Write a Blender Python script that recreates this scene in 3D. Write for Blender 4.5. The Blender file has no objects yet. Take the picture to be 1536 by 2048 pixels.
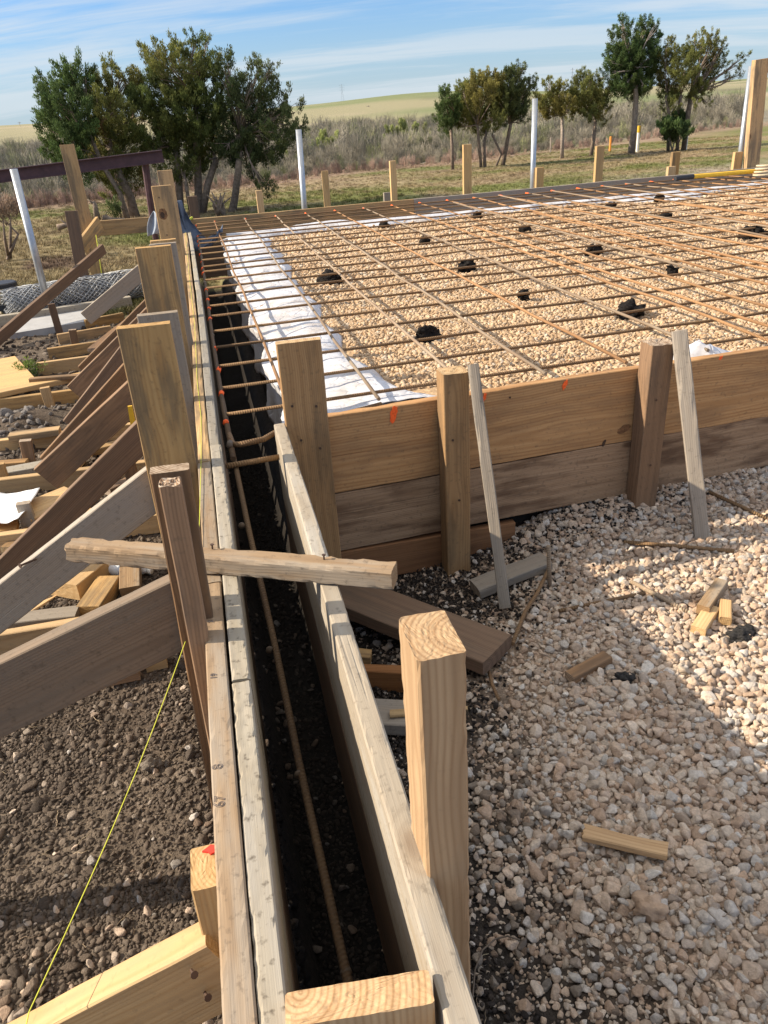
import bpy, math, random
import numpy as np
from mathutils import Vector, Matrix, noise as mn
R = math.radians
random.seed(7); rng = np.random.default_rng(11)
scn = bpy.context.scene; COL = scn.collection

# ------------------------------------------------------------------ camera
F = 1538.0
def _n(v): v = np.array(v, float); return v / np.linalg.norm(v)
_up = -_n((192 / F, 2976 / F, 1.0))
_y = np.array(((362 - 768) / F, (256 - 1024) / F, 1.0)); _y = _n(_y - _y.dot(_up) * _up)
_x = np.cross(_y, _up)
AX = np.array((_x, _y, _up))                 # rows: world axes in camera coordinates (right, down, forward)
CAM = np.array((0.0, 0.0, 1.0))              # eye one metre above the top of the forms
cd = bpy.data.cameras.new('camera'); cam = bpy.data.objects.new('camera', cd); COL.objects.link(cam)
cd.sensor_fit = 'VERTICAL'; cd.sensor_height = 24; cd.lens = F / 2048 * 24
cd.clip_start = 0.02; cd.clip_end = 5000
_r, _d, _f = AX[:, 0], AX[:, 1], AX[:, 2]
cam.matrix_world = Matrix(((_r[0], -_d[0], -_f[0], 0), (_r[1], -_d[1], -_f[1], 0), (_r[2], -_d[2], -_f[2], 1), (0, 0, 0, 1)))
scn.camera = cam
# site survey: a sight line of the camera met with a level, a cross or a lengthwise plane of the building site
def ray(u, v): return AX @ np.array(((u - 768) / F, (v - 1024) / F, 1.0))
def Pz(u, v, z=0.0): d = ray(u, v); return Vector(CAM + d * ((z - 1.0) / d[2]))
def Py(u, v, y): d = ray(u, v); return Vector(CAM + d * (y / d[1]))
def infrustum(p, m=0.25):
    q = (p - CAM) @ AX
    zz = np.maximum(q[:, 2], 1e-3)
    return (q[:, 2] > 0.05) & (np.abs(q[:, 0] / zz) < 768 / F * (1 + m)) & (np.abs(q[:, 1] / zz) < 1024 / F * (1 + m))

# ------------------------------------------------------------------ light
EL, AZ = R(30.5), R(-78)
sd = Vector((math.cos(EL) * math.sin(AZ), math.cos(EL) * math.cos(AZ), math.sin(EL)))
sl = bpy.data.lights.new('sun', 'SUN'); so = bpy.data.objects.new('sun', sl); COL.objects.link(so)
sl.energy = 5.0; sl.angle = R(0.5); sl.color = (1.0, 0.865, 0.68)
so.rotation_euler = sd.to_track_quat('Z', 'Y').to_euler(); so.location = (-5, 3, 6)
w = bpy.data.worlds.new('World'); scn.world = w; w.use_nodes = True
scn.view_settings.view_transform = 'Standard'; scn.view_settings.look = 'None'
scn.view_settings.exposure = 0.80; scn.view_settings.gamma = 1

class NT:
    def __init__(s, nt): s.nt = nt; nt.nodes.clear()
    def n(s, t, _p=None, **ins):
        nd = s.nt.nodes.new(t)
        for k, v in (_p or {}).items(): setattr(nd, k, v)
        for k, v in ins.items():
            key = int(k[1:]) if k[0] == 'i' and k[1:].isdigit() else k.replace('_', ' ')
            s.set(nd.inputs[key], v)
        return nd
    def set(s, sock, v):
        if isinstance(v, bpy.types.NodeSocket): s.nt.links.new(v, sock)
        elif isinstance(v, bpy.types.Node): s.nt.links.new(v.outputs[0], sock)
        else: sock.default_value = v
    def m(s, op, a, b=0.0, c=0.0, clamp=False): return s.n('ShaderNodeMath', {'operation': op, 'use_clamp': clamp}, i0=a, i1=b, i2=c).outputs[0]
    def v(s, op, a, b=(0, 0, 0)):
        nd = s.n('ShaderNodeVectorMath', {'operation': op}, i0=a)
        if op == 'SCALE': s.set(nd.inputs['Scale'], b)
        else: s.set(nd.inputs[1], b)
        return nd.outputs[0]
    def noise(s, vec, scale=5, detail=2, rough=0.5, col=False):
        nd = s.n('ShaderNodeTexNoise', None, Vector=vec, Scale=scale, Detail=detail, Roughness=rough)
        return nd.outputs[1 if col else 0]
    def mr(s, x, a, b, c=0.0, d=1.0, smooth=False):
        return s.n('ShaderNodeMapRange', {'interpolation_type': 'SMOOTHSTEP' if smooth else 'LINEAR'}, i0=x, i1=a, i2=b, i3=c, i4=d).outputs[0]
    def mix(s, f, a, b, bt='MIX'):
        nd = s.n('ShaderNodeMix', {'data_type': 'RGBA', 'blend_type': bt}); s.set(nd.inputs[0], f)
        s.set(nd.inputs[6], c4(a)); s.set(nd.inputs[7], c4(b)); return nd.outputs[2]
def c4(c): return (*c, 1.0) if isinstance(c, tuple) and len(c) == 3 else c
def newmat(name):
    m = bpy.data.materials.new(name); m.use_nodes = True; t = NT(m.node_tree)
    out = t.n('ShaderNodeOutputMaterial'); b = t.n('ShaderNodeBsdfPrincipled'); t.set(out.inputs[0], b)
    return m, t, b

# sky: Nishita with streaks of thin cirrus
t = NT(w.node_tree)
sky = t.n('ShaderNodeTexSky', {'sky_type': 'NISHITA', 'sun_disc': False, 'sun_elevation': EL, 'sun_rotation': AZ % (2 * math.pi),
                               'altitude': 100, 'air_density': 1.0, 'dust_density': 0.7, 'ozone_density': 2.6})
tc = t.n('ShaderNodeTexCoord').outputs[0]
xyz = t.n('ShaderNodeSeparateXYZ', None, Vector=tc)
den = t.m('ADD', t.m('MAXIMUM', xyz.outputs[2], 0.0), 0.16)
px = t.m('DIVIDE', xyz.outputs[0], den); py = t.m('DIVIDE', xyz.outputs[1], den)
q = t.n('ShaderNodeCombineXYZ', None, X=t.m('MULTIPLY_ADD', py, -0.25, t.m('MULTIPLY', px, 0.34)), Y=t.m('MULTIPLY_ADD', px, 0.62, t.m('MULTIPLY', py, 1.7)), Z=3.7).outputs[0]
wob = t.v('SCALE', t.noise(q, 1.3, 2, 0.5, True), 0.55)
c1 = t.noise(t.v('ADD', q, wob), 1.25, 7, 0.62)
c2 = t.noise(t.v('ADD', q, (9, 4, 1)), 0.45, 3)
cl = t.m('MULTIPLY', t.mr(c1, 0.38, 0.62, 0, 1, True), t.mr(c2, 0.25, 0.55, 0.35, 1, True))
cl = t.m('MULTIPLY', cl, 0.66)
lowhaze = t.mr(xyz.outputs[2], -0.02, 0.16, 0.80, 0.0, True)
skyc = t.mix(1.0, sky.outputs[0], (0.44, 0.69, 1.0), 'MULTIPLY')
skyc = t.mix(lowhaze, skyc, (3.3, 3.9, 4.4))
skyc = t.mix(cl, skyc, (4.3, 4.65, 4.95))
fill_veil = t.m('MULTIPLY', t.mr(xyz.outputs[2], 0.42, 0.75, 0, 1, True), t.mr(c2, 0.2, 0.55, 0.55, 1.0))   # bright veil added overhead, out of view, to fill the shade
skyc = t.mix(fill_veil, skyc, (7.6, 7.45, 7.2))
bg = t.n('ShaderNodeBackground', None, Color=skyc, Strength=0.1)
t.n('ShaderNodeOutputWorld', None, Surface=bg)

# ------------------------------------------------------------------ helpers
def fnoise(x, y, seed=0, octv=3):
    x = np.asarray(x, float); y = np.asarray(y, float); out = np.zeros(np.broadcast(x, y).shape); amp = 1.0; tot = 0
    for o in range(octv):
        xi = np.floor(x).astype(np.int64); yi = np.floor(y).astype(np.int64); fx = x - xi; fy = y - yi
        fx = fx * fx * (3 - 2 * fx); fy = fy * fy * (3 - 2 * fy)
        def h(a, b):
            n = (a * 374761393 + b * 668265263 + (seed + o * 17) * 982451653) & 0x7fffffff
            n = ((n ^ (n >> 13)) * 1274126177) & 0x7fffffff
            return ((n ^ (n >> 16)) & 0xffff) / 65535.0
        out += amp * ((h(xi, yi) * (1 - fx) + h(xi + 1, yi) * fx) * (1 - fy) + (h(xi, yi + 1) * (1 - fx) + h(xi + 1, yi + 1) * fx) * fy)
        tot += amp; amp *= 0.5; x = x * 2.03 + 5.1; y = y * 2.03 + 3.3
    return out / tot
def sstep(a, b, x): q = np.clip((np.asarray(x, float) - a) / (b - a), 0, 1); return q * q * (3 - 2 * q)

def tag(o, label, cat, group=None, kind=None):
    if label: o['label'] = label
    if cat: o['category'] = cat
    if group: o['group'] = group
    if kind: o['kind'] = kind
    return o
def link(name, me, parent=None, mat=None, matrix=None):
    o = bpy.data.objects.new(name, me); COL.objects.link(o)
    if mat: me.materials.append(mat)
    if matrix is not None: o.matrix_world = matrix
    if parent: o.parent = parent
    return o
def empty(name, loc, label, cat, group=None):
    o = bpy.data.objects.new(name, None); COL.objects.link(o); o.location = loc; o.empty_display_size = 0.1
    return tag(o, label, cat, group)
def mesh_np(name, V, Fc, smooth=False):
    me = bpy.data.meshes.new(name); V = np.asarray(V, float)
    if isinstance(Fc, np.ndarray):
        k = Fc.shape[1]; me.vertices.add(len(V)); me.vertices.foreach_set('co', V.ravel())
        me.loops.add(Fc.size); me.loops.foreach_set('vertex_index', Fc.ravel().astype(np.int32))
        me.polygons.add(len(Fc)); me.polygons.foreach_set('loop_start', np.arange(0, Fc.size, k, dtype=np.int32))
        me.update(calc_edges=True); me.validate()
    else:
        me.from_pydata([tuple(v) for v in V], [], Fc); me.update()
    if smooth: me.polygons.foreach_set('use_smooth', np.ones(len(me.polygons), bool))
    return me
class MB:
    def __init__(s): s.V = []; s.F = []
    def add(s, V, Fc): k = len(s.V); s.V += [tuple(v) for v in V]; s.F += [tuple(i + k for i in f) for f in Fc]; return s
    def build(s, name, mat, parent=None, smooth=False, loc=None):
        V = np.array(s.V)
        if loc is not None: V = V - np.array(loc)
        o = link(name, mesh_np(name, V, s.F, smooth), None, mat)
        if loc is not None: o.location = loc
        if parent: o.parent = parent; o.matrix_parent_inverse = parent_matrix(parent).inverted()
        return o
def parent_matrix(p): return p.matrix_basis.copy() if p.parent is None else parent_matrix(p.parent) @ p.matrix_parent_inverse @ p.matrix_basis
def tube(pts, rad, n=8, cap=True):
    pts = [Vector(p) for p in pts]; rad = rad if isinstance(rad, (list, tuple)) else [rad] * len(pts)
    V = []; Fc = []; a = None
    for i, p in enumerate(pts):
        d = (pts[min(i + 1, len(pts) - 1)] - pts[max(i - 1, 0)]).normalized()
        if a is None: a = d.orthogonal().normalized()
        a = (a - d * a.dot(d)).normalized(); b = d.cross(a)
        for k in range(n):
            th = 2 * math.pi * k / n; V.append(p + (a * math.cos(th) + b * math.sin(th)) * rad[i])
    for i in range(len(pts) - 1):
        for k in range(n):
            Fc.append((i * n + k, i * n + (k + 1) % n, (i + 1) * n + (k + 1) % n, (i + 1) * n + k))
    if cap: Fc += [tuple(range(n))[::-1], tuple(range((len(pts) - 1) * n, len(pts) * n))]
    return V, Fc

# ------------------------------------------------------------------ materials
def wood(name, light, dark, stain=(0.10, 0.075, 0.05), st=0.5, grey=0.0, rough=0.78, knots=1.0, grime=0.3, val=0.16, ringf=900, endc=None):
    m, t, b = newmat(name)
    oc = t.n('ShaderNodeTexCoord').outputs[3]; rnd = t.n('ShaderNodeObjectInfo').outputs['Random']
    ox = t.m('MULTIPLY', rnd, 57.3); rf = t.m('FRACT', t.m('MULTIPLY', rnd, 13.37)); rg = t.m('FRACT', t.m('MULTIPLY', rnd, 71.1))
    p = t.v('ADD', oc, t.n('ShaderNodeCombineXYZ', None, X=ox, Y=0.0, Z=0.0))
    s = t.n('ShaderNodeSeparateXYZ', None, Vector=p)
    nrm = t.n('ShaderNodeVectorTransform', {'vector_type': 'NORMAL', 'convert_from': 'WORLD', 'convert_to': 'OBJECT'}, Vector=t.n('ShaderNodeNewGeometry').outputs['Normal']).outputs[0]
    endg = t.m('GREATER_THAN', t.m('ABSOLUTE', t.n('ShaderNodeSeparateXYZ', None, Vector=nrm).outputs[0]), 0.75)
    wamp = t.mr(endg, 0, 1, 0.045, 0.012)
    # knots
    kv = t.n('ShaderNodeTexVoronoi', {'feature': 'F1'}, Vector=t.v('MULTIPLY', p, (2.3, 5.5, 5.5)), Scale=1.0, Randomness=1.0)
    kg = t.m('GREATER_THAN', t.n('ShaderNodeSeparateColor', None, Color=kv.outputs[1]).outputs[0], 0.62)
    kd = kv.outputs[0]
    ksoft = t.m('MULTIPLY', t.mr(kd, 0.04, 0.24, 1, 0, True), kg)
    kcore = t.m('MULTIPLY', t.m('MULTIPLY', t.mr(kd, 0.045, 0.11, 1, 0, True), kg), knots)
    wn = t.noise(t.v('MULTIPLY', p, (1.8, 2.5, 2.5)), 1.0, 2, 0.5, True)
    ws = t.n('ShaderNodeSeparateColor', None, Color=wn)
    yy = t.m('ADD', t.m('ADD', s.outputs[1], t.m('MULTIPLY', t.m('SUBTRACT', rf, 0.5), 0.14)), t.m('MULTIPLY', t.m('SUBTRACT', ws.outputs[0], 0.5), wamp))
    zz = t.m('ADD', t.m('ADD', s.outputs[2], t.m('MULTIPLY', t.m('SUBTRACT', rg, 0.5), 0.16)), t.m('MULTIPLY', t.m('SUBTRACT', ws.outputs[1], 0.5), wamp))
    rr = t.m('SQRT', t.m('ADD', t.m('MULTIPLY', yy, yy), t.m('MULTIPLY', zz, zz)))
    rr = t.m('MULTIPLY_ADD', ksoft, 0.014, rr)
    w1 = t.m('MULTIPLY_ADD', t.m('SINE', t.m('MULTIPLY', rr, ringf)), 0.5, 0.5)
    w2 = t.m('POWER', t.m('MULTIPLY_ADD', t.m('SINE', t.m('MULTIPLY', rr, ringf * 0.23)), 0.5, 0.5), 1.6)
    late = t.m('MULTIPLY_ADD', t.m('POWER', w1, 2.2), 0.7, t.m('MULTIPLY', w2, 0.42))
    fib = t.noise(t.v('MULTIPLY', p, (7, 420, 420)), 1.0, 3, 0.6)
    fib2 = t.noise(t.v('MULTIPLY', p, (2.5, 90, 90)), 1.0, 3, 0.6)
    blo = t.m('MULTIPLY_ADD', t.noise(t.v('MULTIPLY', p, (3.0, 34, 34)), 1.0, 3, 0.6), 0.35, t.m('MULTIPLY', t.noise(t.v('MULTIPLY', p, (2.2, 9, 9)), 1.0, 4, 0.6), 0.65))
    spk = t.noise(p, 60, 3, 0.6)
    col = t.mix(t.m('MULTIPLY', late, 0.62), light, dark)
    col = t.mix(t.mr(fib2, 0.35, 0.75, 0, 0.45), col, dark)
    col = t.mix(t.m('MULTIPLY', t.mr(blo, 0.45, 0.62, 0, 1, True), st), col, stain)
    if grey: col = t.mix(t.m('MULTIPLY', t.mr(t.noise(t.v('MULTIPLY', p, (1.1, 9, 9)), 1.3, 3), 0.25, 0.7, 0.4, 1), grey), col, (0.30, 0.275, 0.24))
    col = t.mix(t.m('MULTIPLY', kcore, 0.85), col, (0.075, 0.035, 0.018))
    col = t.mix(t.m('MULTIPLY', ksoft, 0.22), col, dark)
    col = t.mix(t.m('MULTIPLY', t.mr(spk, 0.57, 0.72, 0, 1), grime), col, (0.07, 0.055, 0.04))
    ecol = t.mix(t.m('MULTIPLY', late, 0.8), endc or light, dark)
    ecol = t.mix(t.mr(t.noise(p, 140, 3), 0.4, 0.7, 0, 0.4), ecol, dark)
    col = t.mix(endg, col, ecol)
    hsv = t.n('ShaderNodeHueSaturation', None, Color=col, Value=t.mr(rg, 0, 1, 1 - val, 1 + val), Saturation=t.mr(rf, 0, 1, 0.92, 1.06))
    t.set(b.inputs['Base Color'], hsv.outputs[0]); b.inputs['Roughness'].default_value = rough
    b.inputs['Specular IOR Level'].default_value = 0.25
    h = t.m('ADD', t.m('MULTIPLY', fib, 0.5), t.m('ADD', t.m('MULTIPLY', late, 0.25), t.m('MULTIPLY', fib2, 0.6)))
    h = t.m('SUBTRACT', h, t.m('MULTIPLY', t.mr(t.noise(t.v('MULTIPLY', p, (1.5, 55, 55)), 1.0, 2), 0.68, 0.74), 1.2))
    t.set(b.inputs['Normal'], t.n('ShaderNodeBump', None, Strength=t.mr(endg, 0, 1, 0.5, 0.22), Distance=0.002, Height=h).outputs[0])
    return m
W_FRESH = wood('fresh_pine', (0.58, 0.40, 0.20), (0.41, 0.24, 0.095), (0.33, 0.23, 0.13), 0.5, 0, grime=0.2)
W_TAN = wood('aged_pine', (0.50, 0.325, 0.145), (0.31, 0.175, 0.07), (0.13, 0.10, 0.065), 0.75, 0.05, grime=0.3)
W_MID = wood('tanned_pine', (0.37, 0.225, 0.105), (0.22, 0.12, 0.05), (0.12, 0.08, 0.045), 0.6, 0, grime=0.35, endc=(0.5, 0.36, 0.2))
W_TOP = wood('dusty_pine', (0.305, 0.205, 0.115), (0.195, 0.12, 0.06), (0.29, 0.25, 0.20), 0.7, 0.1, grime=0.5)
W_CEM = wood('cement_crusted_pine', (0.315, 0.275, 0.205), (0.19, 0.15, 0.095), (0.27, 0.25, 0.215), 0.8, 0.5, grime=0.8, knots=0.3)
W_PALE = wood('silvery_form_plank', (0.345, 0.285, 0.205), (0.235, 0.18, 0.12), (0.38, 0.35, 0.30), 0.8, 0.4, grime=0.45, knots=0.5)
W_GREY = wood('weathered_pine', (0.33, 0.27, 0.205), (0.18, 0.14, 0.10), (0.24, 0.215, 0.185), 0.6, 0.5, grime=0.35)
W_DGREY = wood('stained_form_lumber', (0.20, 0.145, 0.10), (0.115, 0.08, 0.054), (0.14, 0.112, 0.085), 0.6, 0.08, grime=0.45, endc=(0.4, 0.32, 0.24))
W_BROWN = wood('dark_brown_pine', (0.305, 0.18, 0.095), (0.145, 0.08, 0.04), (0.11, 0.075, 0.05), 0.7, 0.04, grime=0.3, endc=(0.48, 0.38, 0.28))
W_DARK = wood('old_dark_lumber', (0.185, 0.115, 0.07), (0.085, 0.05, 0.031), (0.09, 0.065, 0.045), 0.6, 0.04, grime=0.2)
W_ORANGE = wood('oiled_form_board', (0.45, 0.255, 0.10), (0.255, 0.115, 0.034), (0.19, 0.105, 0.05), 0.5, 0, grime=0.35, knots=1.0, ringf=620)
W_PURPLE = wood('silvered_form_board', (0.43, 0.285, 0.17), (0.27, 0.16, 0.085), (0.12, 0.062, 0.032), 0.85, 0.03, grime=0.4)
W_RED = wood('reddish_form_board', (0.29, 0.14, 0.06), (0.17, 0.075, 0.03), (0.12, 0.06, 0.03), 0.6, 0, grime=0.3)
W_HEART = wood('split_timber', (0.52, 0.355, 0.20), (0.28, 0.16, 0.075), (0.38, 0.25, 0.14), 0.5, 0.03, grime=0.1, knots=0.5, ringf=760)

def rust(name, c1, c2, c3):
    m, t, b = newmat(name); oc = t.n('ShaderNodeTexCoord').outputs[3]; rnd = t.n('ShaderNodeObjectInfo').outputs['Random']
    p = t.v('ADD', oc, t.n('ShaderNodeCombineXYZ', None, X=t.m('MULTIPLY', rnd, 41.0), Y=rnd, Z=rnd))
    col = t.mix(t.mr(t.noise(t.v('MULTIPLY', p, (3, 30, 30)), 1.0, 4), 0.35, 0.65), c1, c2)
    col = t.mix(t.mr(t.noise(p, 90, 3), 0.5, 0.75, 0, 0.7), col, c3)
    hv = t.n('ShaderNodeHueSaturation', None, Color=col, Value=t.mr(rnd, 0, 1, 0.8, 1.15))
    t.set(b.inputs['Base Color'], hv.outputs[0]); b.inputs['Roughness'].default_value = 0.8; b.inputs['Metallic'].default_value = 0.15
    sx = t.n('ShaderNodeSeparateXYZ', None, Vector=oc)
    ribs = t.m('SINE', t.m('ADD', t.m('MULTIPLY', sx.outputs[0], 640.0), t.m('MULTIPLY', sx.outputs[1], 160.0)))
    t.set(b.inputs['Normal'], t.n('ShaderNodeBump', None, Strength=0.7, Distance=0.0013, Height=t.m('ADD', ribs, t.noise(p, 200, 2))).outputs[0])
    return m
M_RUST = rust('rusty_steel', (0.36, 0.20, 0.088), (0.25, 0.13, 0.055), (0.15, 0.088, 0.05))
M_RUSTD = rust('dark_rebar_steel', (0.215, 0.13, 0.062), (0.15, 0.085, 0.04), (0.28, 0.165, 0.075))
M_RUSTB = rust('dim_rebar_steel', (0.12, 0.075, 0.038), (0.08, 0.048, 0.026), (0.16, 0.10, 0.05))
M_RUSTG = rust('grey_rebar_steel', (0.30, 0.235, 0.165), (0.24, 0.165, 0.105), (0.20, 0.145, 0.10))

def plain(name, col, rough=0.6, metal=0.0, var=0.25, scale=20, bump=0.0, bscale=60, spec=0.4):
    m, t, b = newmat(name); oc = t.n('ShaderNodeTexCoord').outputs[3]; rnd = t.n('ShaderNodeObjectInfo').outputs['Random']
    p = t.v('ADD', oc, t.n('ShaderNodeCombineXYZ', None, X=t.m('MULTIPLY', rnd, 41.0), Y=rnd, Z=rnd))
    k = t.mr(t.noise(p, scale, 4, 0.6), 0.3, 0.7, 1 - var, 1 + var)
    t.set(b.inputs['Base Color'], t.n('ShaderNodeHueSaturation', None, Color=c4(col), Value=k).outputs[0])
    b.inputs['Roughness'].default_value = rough; b.inputs['Metallic'].default_value = metal; b.inputs['Specular IOR Level'].default_value = spec
    if bump: t.set(b.inputs['Normal'], t.n('ShaderNodeBump', None, Strength=bump, Distance=0.01, Height=t.noise(p, bscale, 4, 0.65)).outputs[0])
    return m
M_ORANGE = plain('orange_marking_paint', (0.95, 0.13, 0.02), 0.7, var=0.25, scale=90)
M_PLASTIC = plain('white_poly_sheeting', (0.62, 0.63, 0.66), 0.45, var=0.07, scale=5, bump=0.25, bscale=22)
def dirtyplastic():
    m, t, b = newmat('white_poly_sheeting'); p = t.n('ShaderNodeTexCoord').outputs[3]
    c = t.mix(t.mr(t.noise(p, 4.5, 5, 0.65), 0.42, 0.70, 0, 0.55, True), (0.55, 0.56, 0.60), (0.34, 0.27, 0.19))
    c = t.mix(t.mr(t.noise(p, 55, 3, 0.6), 0.60, 0.72, 0, 0.5), c, (0.30, 0.23, 0.15))
    t.set(b.inputs['Base Color'], c); b.inputs['Roughness'].default_value = 0.38; b.inputs['Specular IOR Level'].default_value = 0.45
    cr = t.n('ShaderNodeTexVoronoi', {'feature': 'DISTANCE_TO_EDGE'}, Vector=t.v('ADD', p, t.v('SCALE', t.noise(p, 6, 3, 0.6, True), 0.12)), Scale=9.0).outputs[0]
    h = t.m('ADD', t.mr(cr, 0.0, 0.10, 0, 0.6), t.m('MULTIPLY', t.noise(p, 26, 4, 0.6), 0.5))
    t.set(b.inputs['Normal'], t.n('ShaderNodeBump', None, Strength=0.45, Distance=0.012, Height=h).outputs[0]); return m
M_PLASTIC = dirtyplastic()
M_KNOT = plain('knot_wood', (0.19, 0.095, 0.042), 0.8, var=0.5, scale=70)
M_KNOT2 = plain('dark_knot_wood', (0.055, 0.032, 0.02), 0.8, var=0.5, scale=70)
M_CLOTH = plain('blue_grey_cloth', (0.075, 0.095, 0.135), 0.85, var=0.35, scale=12, bump=0.3, bscale=150)
M_PAPER = plain('white_paper', (0.80, 0.81, 0.82), 0.7, var=0.05, scale=14)
M_GALV = plain('galvanised_steel', (0.42, 0.44, 0.46), 0.35, 0.6, var=0.12, scale=30)
M_PRIMER = plain('primed_steel', (0.085, 0.042, 0.045), 0.55, 0.1, var=0.25, scale=10)
M_YELLOW = plain('yellow_paint', (0.72, 0.43, 0.03), 0.45, var=0.1)
M_BLACK = plain('black_plastic', (0.025, 0.025, 0.028), 0.5, var=0.2)
M_STRING = plain('yellow_mason_line', (0.55, 0.57, 0.06), 0.7, var=0.1)
M_BEIGE = plain('beige_plastic', (0.50, 0.42, 0.28), 0.5, var=0.15)
M_CONC = plain('pale_concrete', (0.36, 0.36, 0.36), 0.85, var=0.12, scale=8, bump=0.2)
M_ASPH = plain('black_clod', (0.014, 0.012, 0.011), 0.95, var=0.7, scale=60, bump=1.0, bscale=55, spec=0.15)
M_ASPH2 = plain('asphalt_chunk', (0.030, 0.028, 0.027), 0.9, var=0.9, scale=90, bump=1.0, bscale=70, spec=0.2)
M_ROCK = plain('tan_limestone', (0.40, 0.285, 0.20), 0.9, var=0.22, scale=30, bump=0.6, bscale=60, spec=0.2)
M_WIRE = plain('bare_wire', (0.12, 0.09, 0.065), 0.7, var=0.3)
M_NAIL = plain('rusty_nail', (0.09, 0.055, 0.04), 0.6, 0.4)
M_BARK = plain('juniper_bark', (0.20, 0.155, 0.12), 0.95, var=0.4, scale=14, bump=0.8, bscale=30, spec=0.1)
M_BARKG = plain('pale_bark', (0.30, 0.25, 0.21), 0.95, var=0.35, scale=14, bump=0.8, bscale=30, spec=0.1)
M_WHITEPOST = plain('white_marker', (0.75, 0.75, 0.70), 0.6, var=0.1)
M_MARKORANGE = plain('orange_marker', (0.8, 0.3, 0.05), 0.6, var=0.1)
M_PENCIL = plain('pencil', (0.10, 0.09, 0.10), 0.7, var=0.2)
M_RED = plain('red_marking_paint', (0.70, 0.05, 0.03), 0.7, var=0.2, scale=80)

def clearplastic():
    m, t, b = newmat('clear_bottle_plastic')
    b.inputs['Base Color'].default_value = (0.93, 0.95, 0.97, 1); b.inputs['Roughness'].default_value = 0.12
    b.inputs['Transmission Weight'].default_value = 0.3; b.inputs['IOR'].default_value = 1.35
    return m
M_CLEAR = clearplastic()

# ------------------------------------------------------------------ lumber
def board_mesh(L, w, t, seg=0.07, warp=0.0025, end0=0.0015, end1=0.0015, ch=0.003, wane=0.0007, n=4, seed=None, taper1=1.0, capn=4):
    """a sawn board along local X from 0 to L, thickness t along Y, width w along Z, worn arrises and sawn ends"""
    rs = random.Random(seed if seed is not None else random.random())
    sx, sy = rs.uniform(0, 99), rs.uniform(0, 99)
    hw, ht = w / 2, t / 2; prof = []
    def side(a, b):
        for i in range(n): prof.append(tuple(a[k] + (b[k] - a[k]) * i / (n - 1) for k in (0, 1)))
    side((-ht + ch, -hw), (ht - ch, -hw)); side((ht, -hw + ch), (ht, hw - ch)); side((ht - ch, hw), (-ht + ch, hw)); side((-ht, hw - ch), (-ht, -hw + ch))
    m = len(prof); ns = max(3, int(L / seg) + 1); V = []; Fc = []
    for i in range(ns):
        x = L * i / (ns - 1); k = 1 + (taper1 - 1) * (i / (ns - 1)) ** 3
        cy = warp * mn.noise(Vector((x * 0.8 + sx, 0, sy))) * 2; cz = warp * mn.noise(Vector((x * 0.8 + sx, 9, sy))) * 2
        for (a, b) in prof:
            q = (mn.noise(Vector((x * 7 + sx, a * 30 + sy, b * 30))) * 0.6 + mn.noise(Vector((x * 45 + sx, a * 60 + sy, b * 60))) * 0.9) * wane * 1.6
            corner = 1 if abs(abs(a) - ht) < ch * 1.2 and abs(abs(b) - hw) < ch * 1.2 else 0
            s = 1 - (max(0, q) * (2.5 if corner else 0.5)) / max(hw, ht)
            dx = 0
            if i == 0: dx = -end0 * (mn.noise(Vector((sx, a * 70, b * 70 + sy))) + 0.2)
            if i == ns - 1: dx = end1 * (mn.noise(Vector((sy, a * 70, b * 70 + sx))) + 0.2)
            V.append((x + dx, a * s * k + cy, b * s * k + cz))
    for i in range(ns - 1):
        for j in range(m):
            a = i * m + j; b = i * m + (j + 1) % m
            Fc.append((a, b, b + m, a + m))
    for e, (base, amp, sg) in enumerate(((0, end0, -1), ((ns - 1) * m, end1, 1))):
        prev = list(range(base, base + m)); c = np.mean([V[i] for i in prev], axis=0)
        for q in range(1, capn):
            f = 1 - q / capn; cur = []
            for j in range(m):
                p = np.array(V[base + j]); p = c + (p - c) * f
                p[0] = c[0] + sg * amp * 0.7 * (mn.noise(Vector((sx + e * 7, p[1] * 60, p[2] * 60))) + 0.7 * mn.noise(Vector((sx, p[1] * 210, p[2] * 210))) + 0.5 * mn.noise(Vector((sy, p[1] * 420, p[2] * 420))))
                V.append(tuple(p)); cur.append(len(V) - 1)
            for j in range(m):
                f4 = (prev[j], prev[(j + 1) % m], cur[(j + 1) % m], cur[j]); Fc.append(f4 if sg > 0 else f4[::-1])
            prev = cur
        Fc.append(tuple(prev) if sg > 0 else tuple(prev[::-1]))
    return mesh_np('board', V, Fc)
def frame(p0, d, wdir):
    """matrix: X along d, Z along wdir (made square), Y the rest"""
    x = Vector(d).normalized(); z = Vector(wdir); z = (z - x * z.dot(x)).normalized(); y = z.cross(x)
    M = Matrix((x, y, z)).transposed().to_4x4(); M.translation = p0; return M
def board(name, label, cat, p0, p1, wdir, w, t, mat, group=None, anchor=(0, 0), parent=None, **kw):
    """p0-p1: the board's axis, or one arris; anchor (a, b) says where the axis lies: +1 = that many half thicknesses/widths towards +Y/+Z"""
    p0 = Vector(p0); p1 = Vector(p1); M = frame(p0, p1 - p0, wdir)
    off = M.to_3x3() @ Vector((0, -anchor[0] * t / 2, -anchor[1] * w / 2)); M.translation = p0 + off
    o = link(name, board_mesh((p1 - p0).length, w, t, **kw), None, mat)
    if parent:
        o.parent = parent; o.matrix_parent_inverse = parent_matrix(parent).inverted()
    o.matrix_basis = M
    if label: tag(o, label, cat, group)
    return o
def stake(name, label, x0, x1, yf, zt, zb, t, mat, lean=(0, 0), cat='stake', group=None, **kw):
    """upright timber with its front face in the plane y = yf"""
    xm = (x0 + x1) / 2
    return board(name, label, cat, (xm, yf + t / 2, zb), (xm + lean[0], yf + t / 2 + lean[1], zt), (1, 0, 0), x1 - x0, t, mat, group, **kw)
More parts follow.
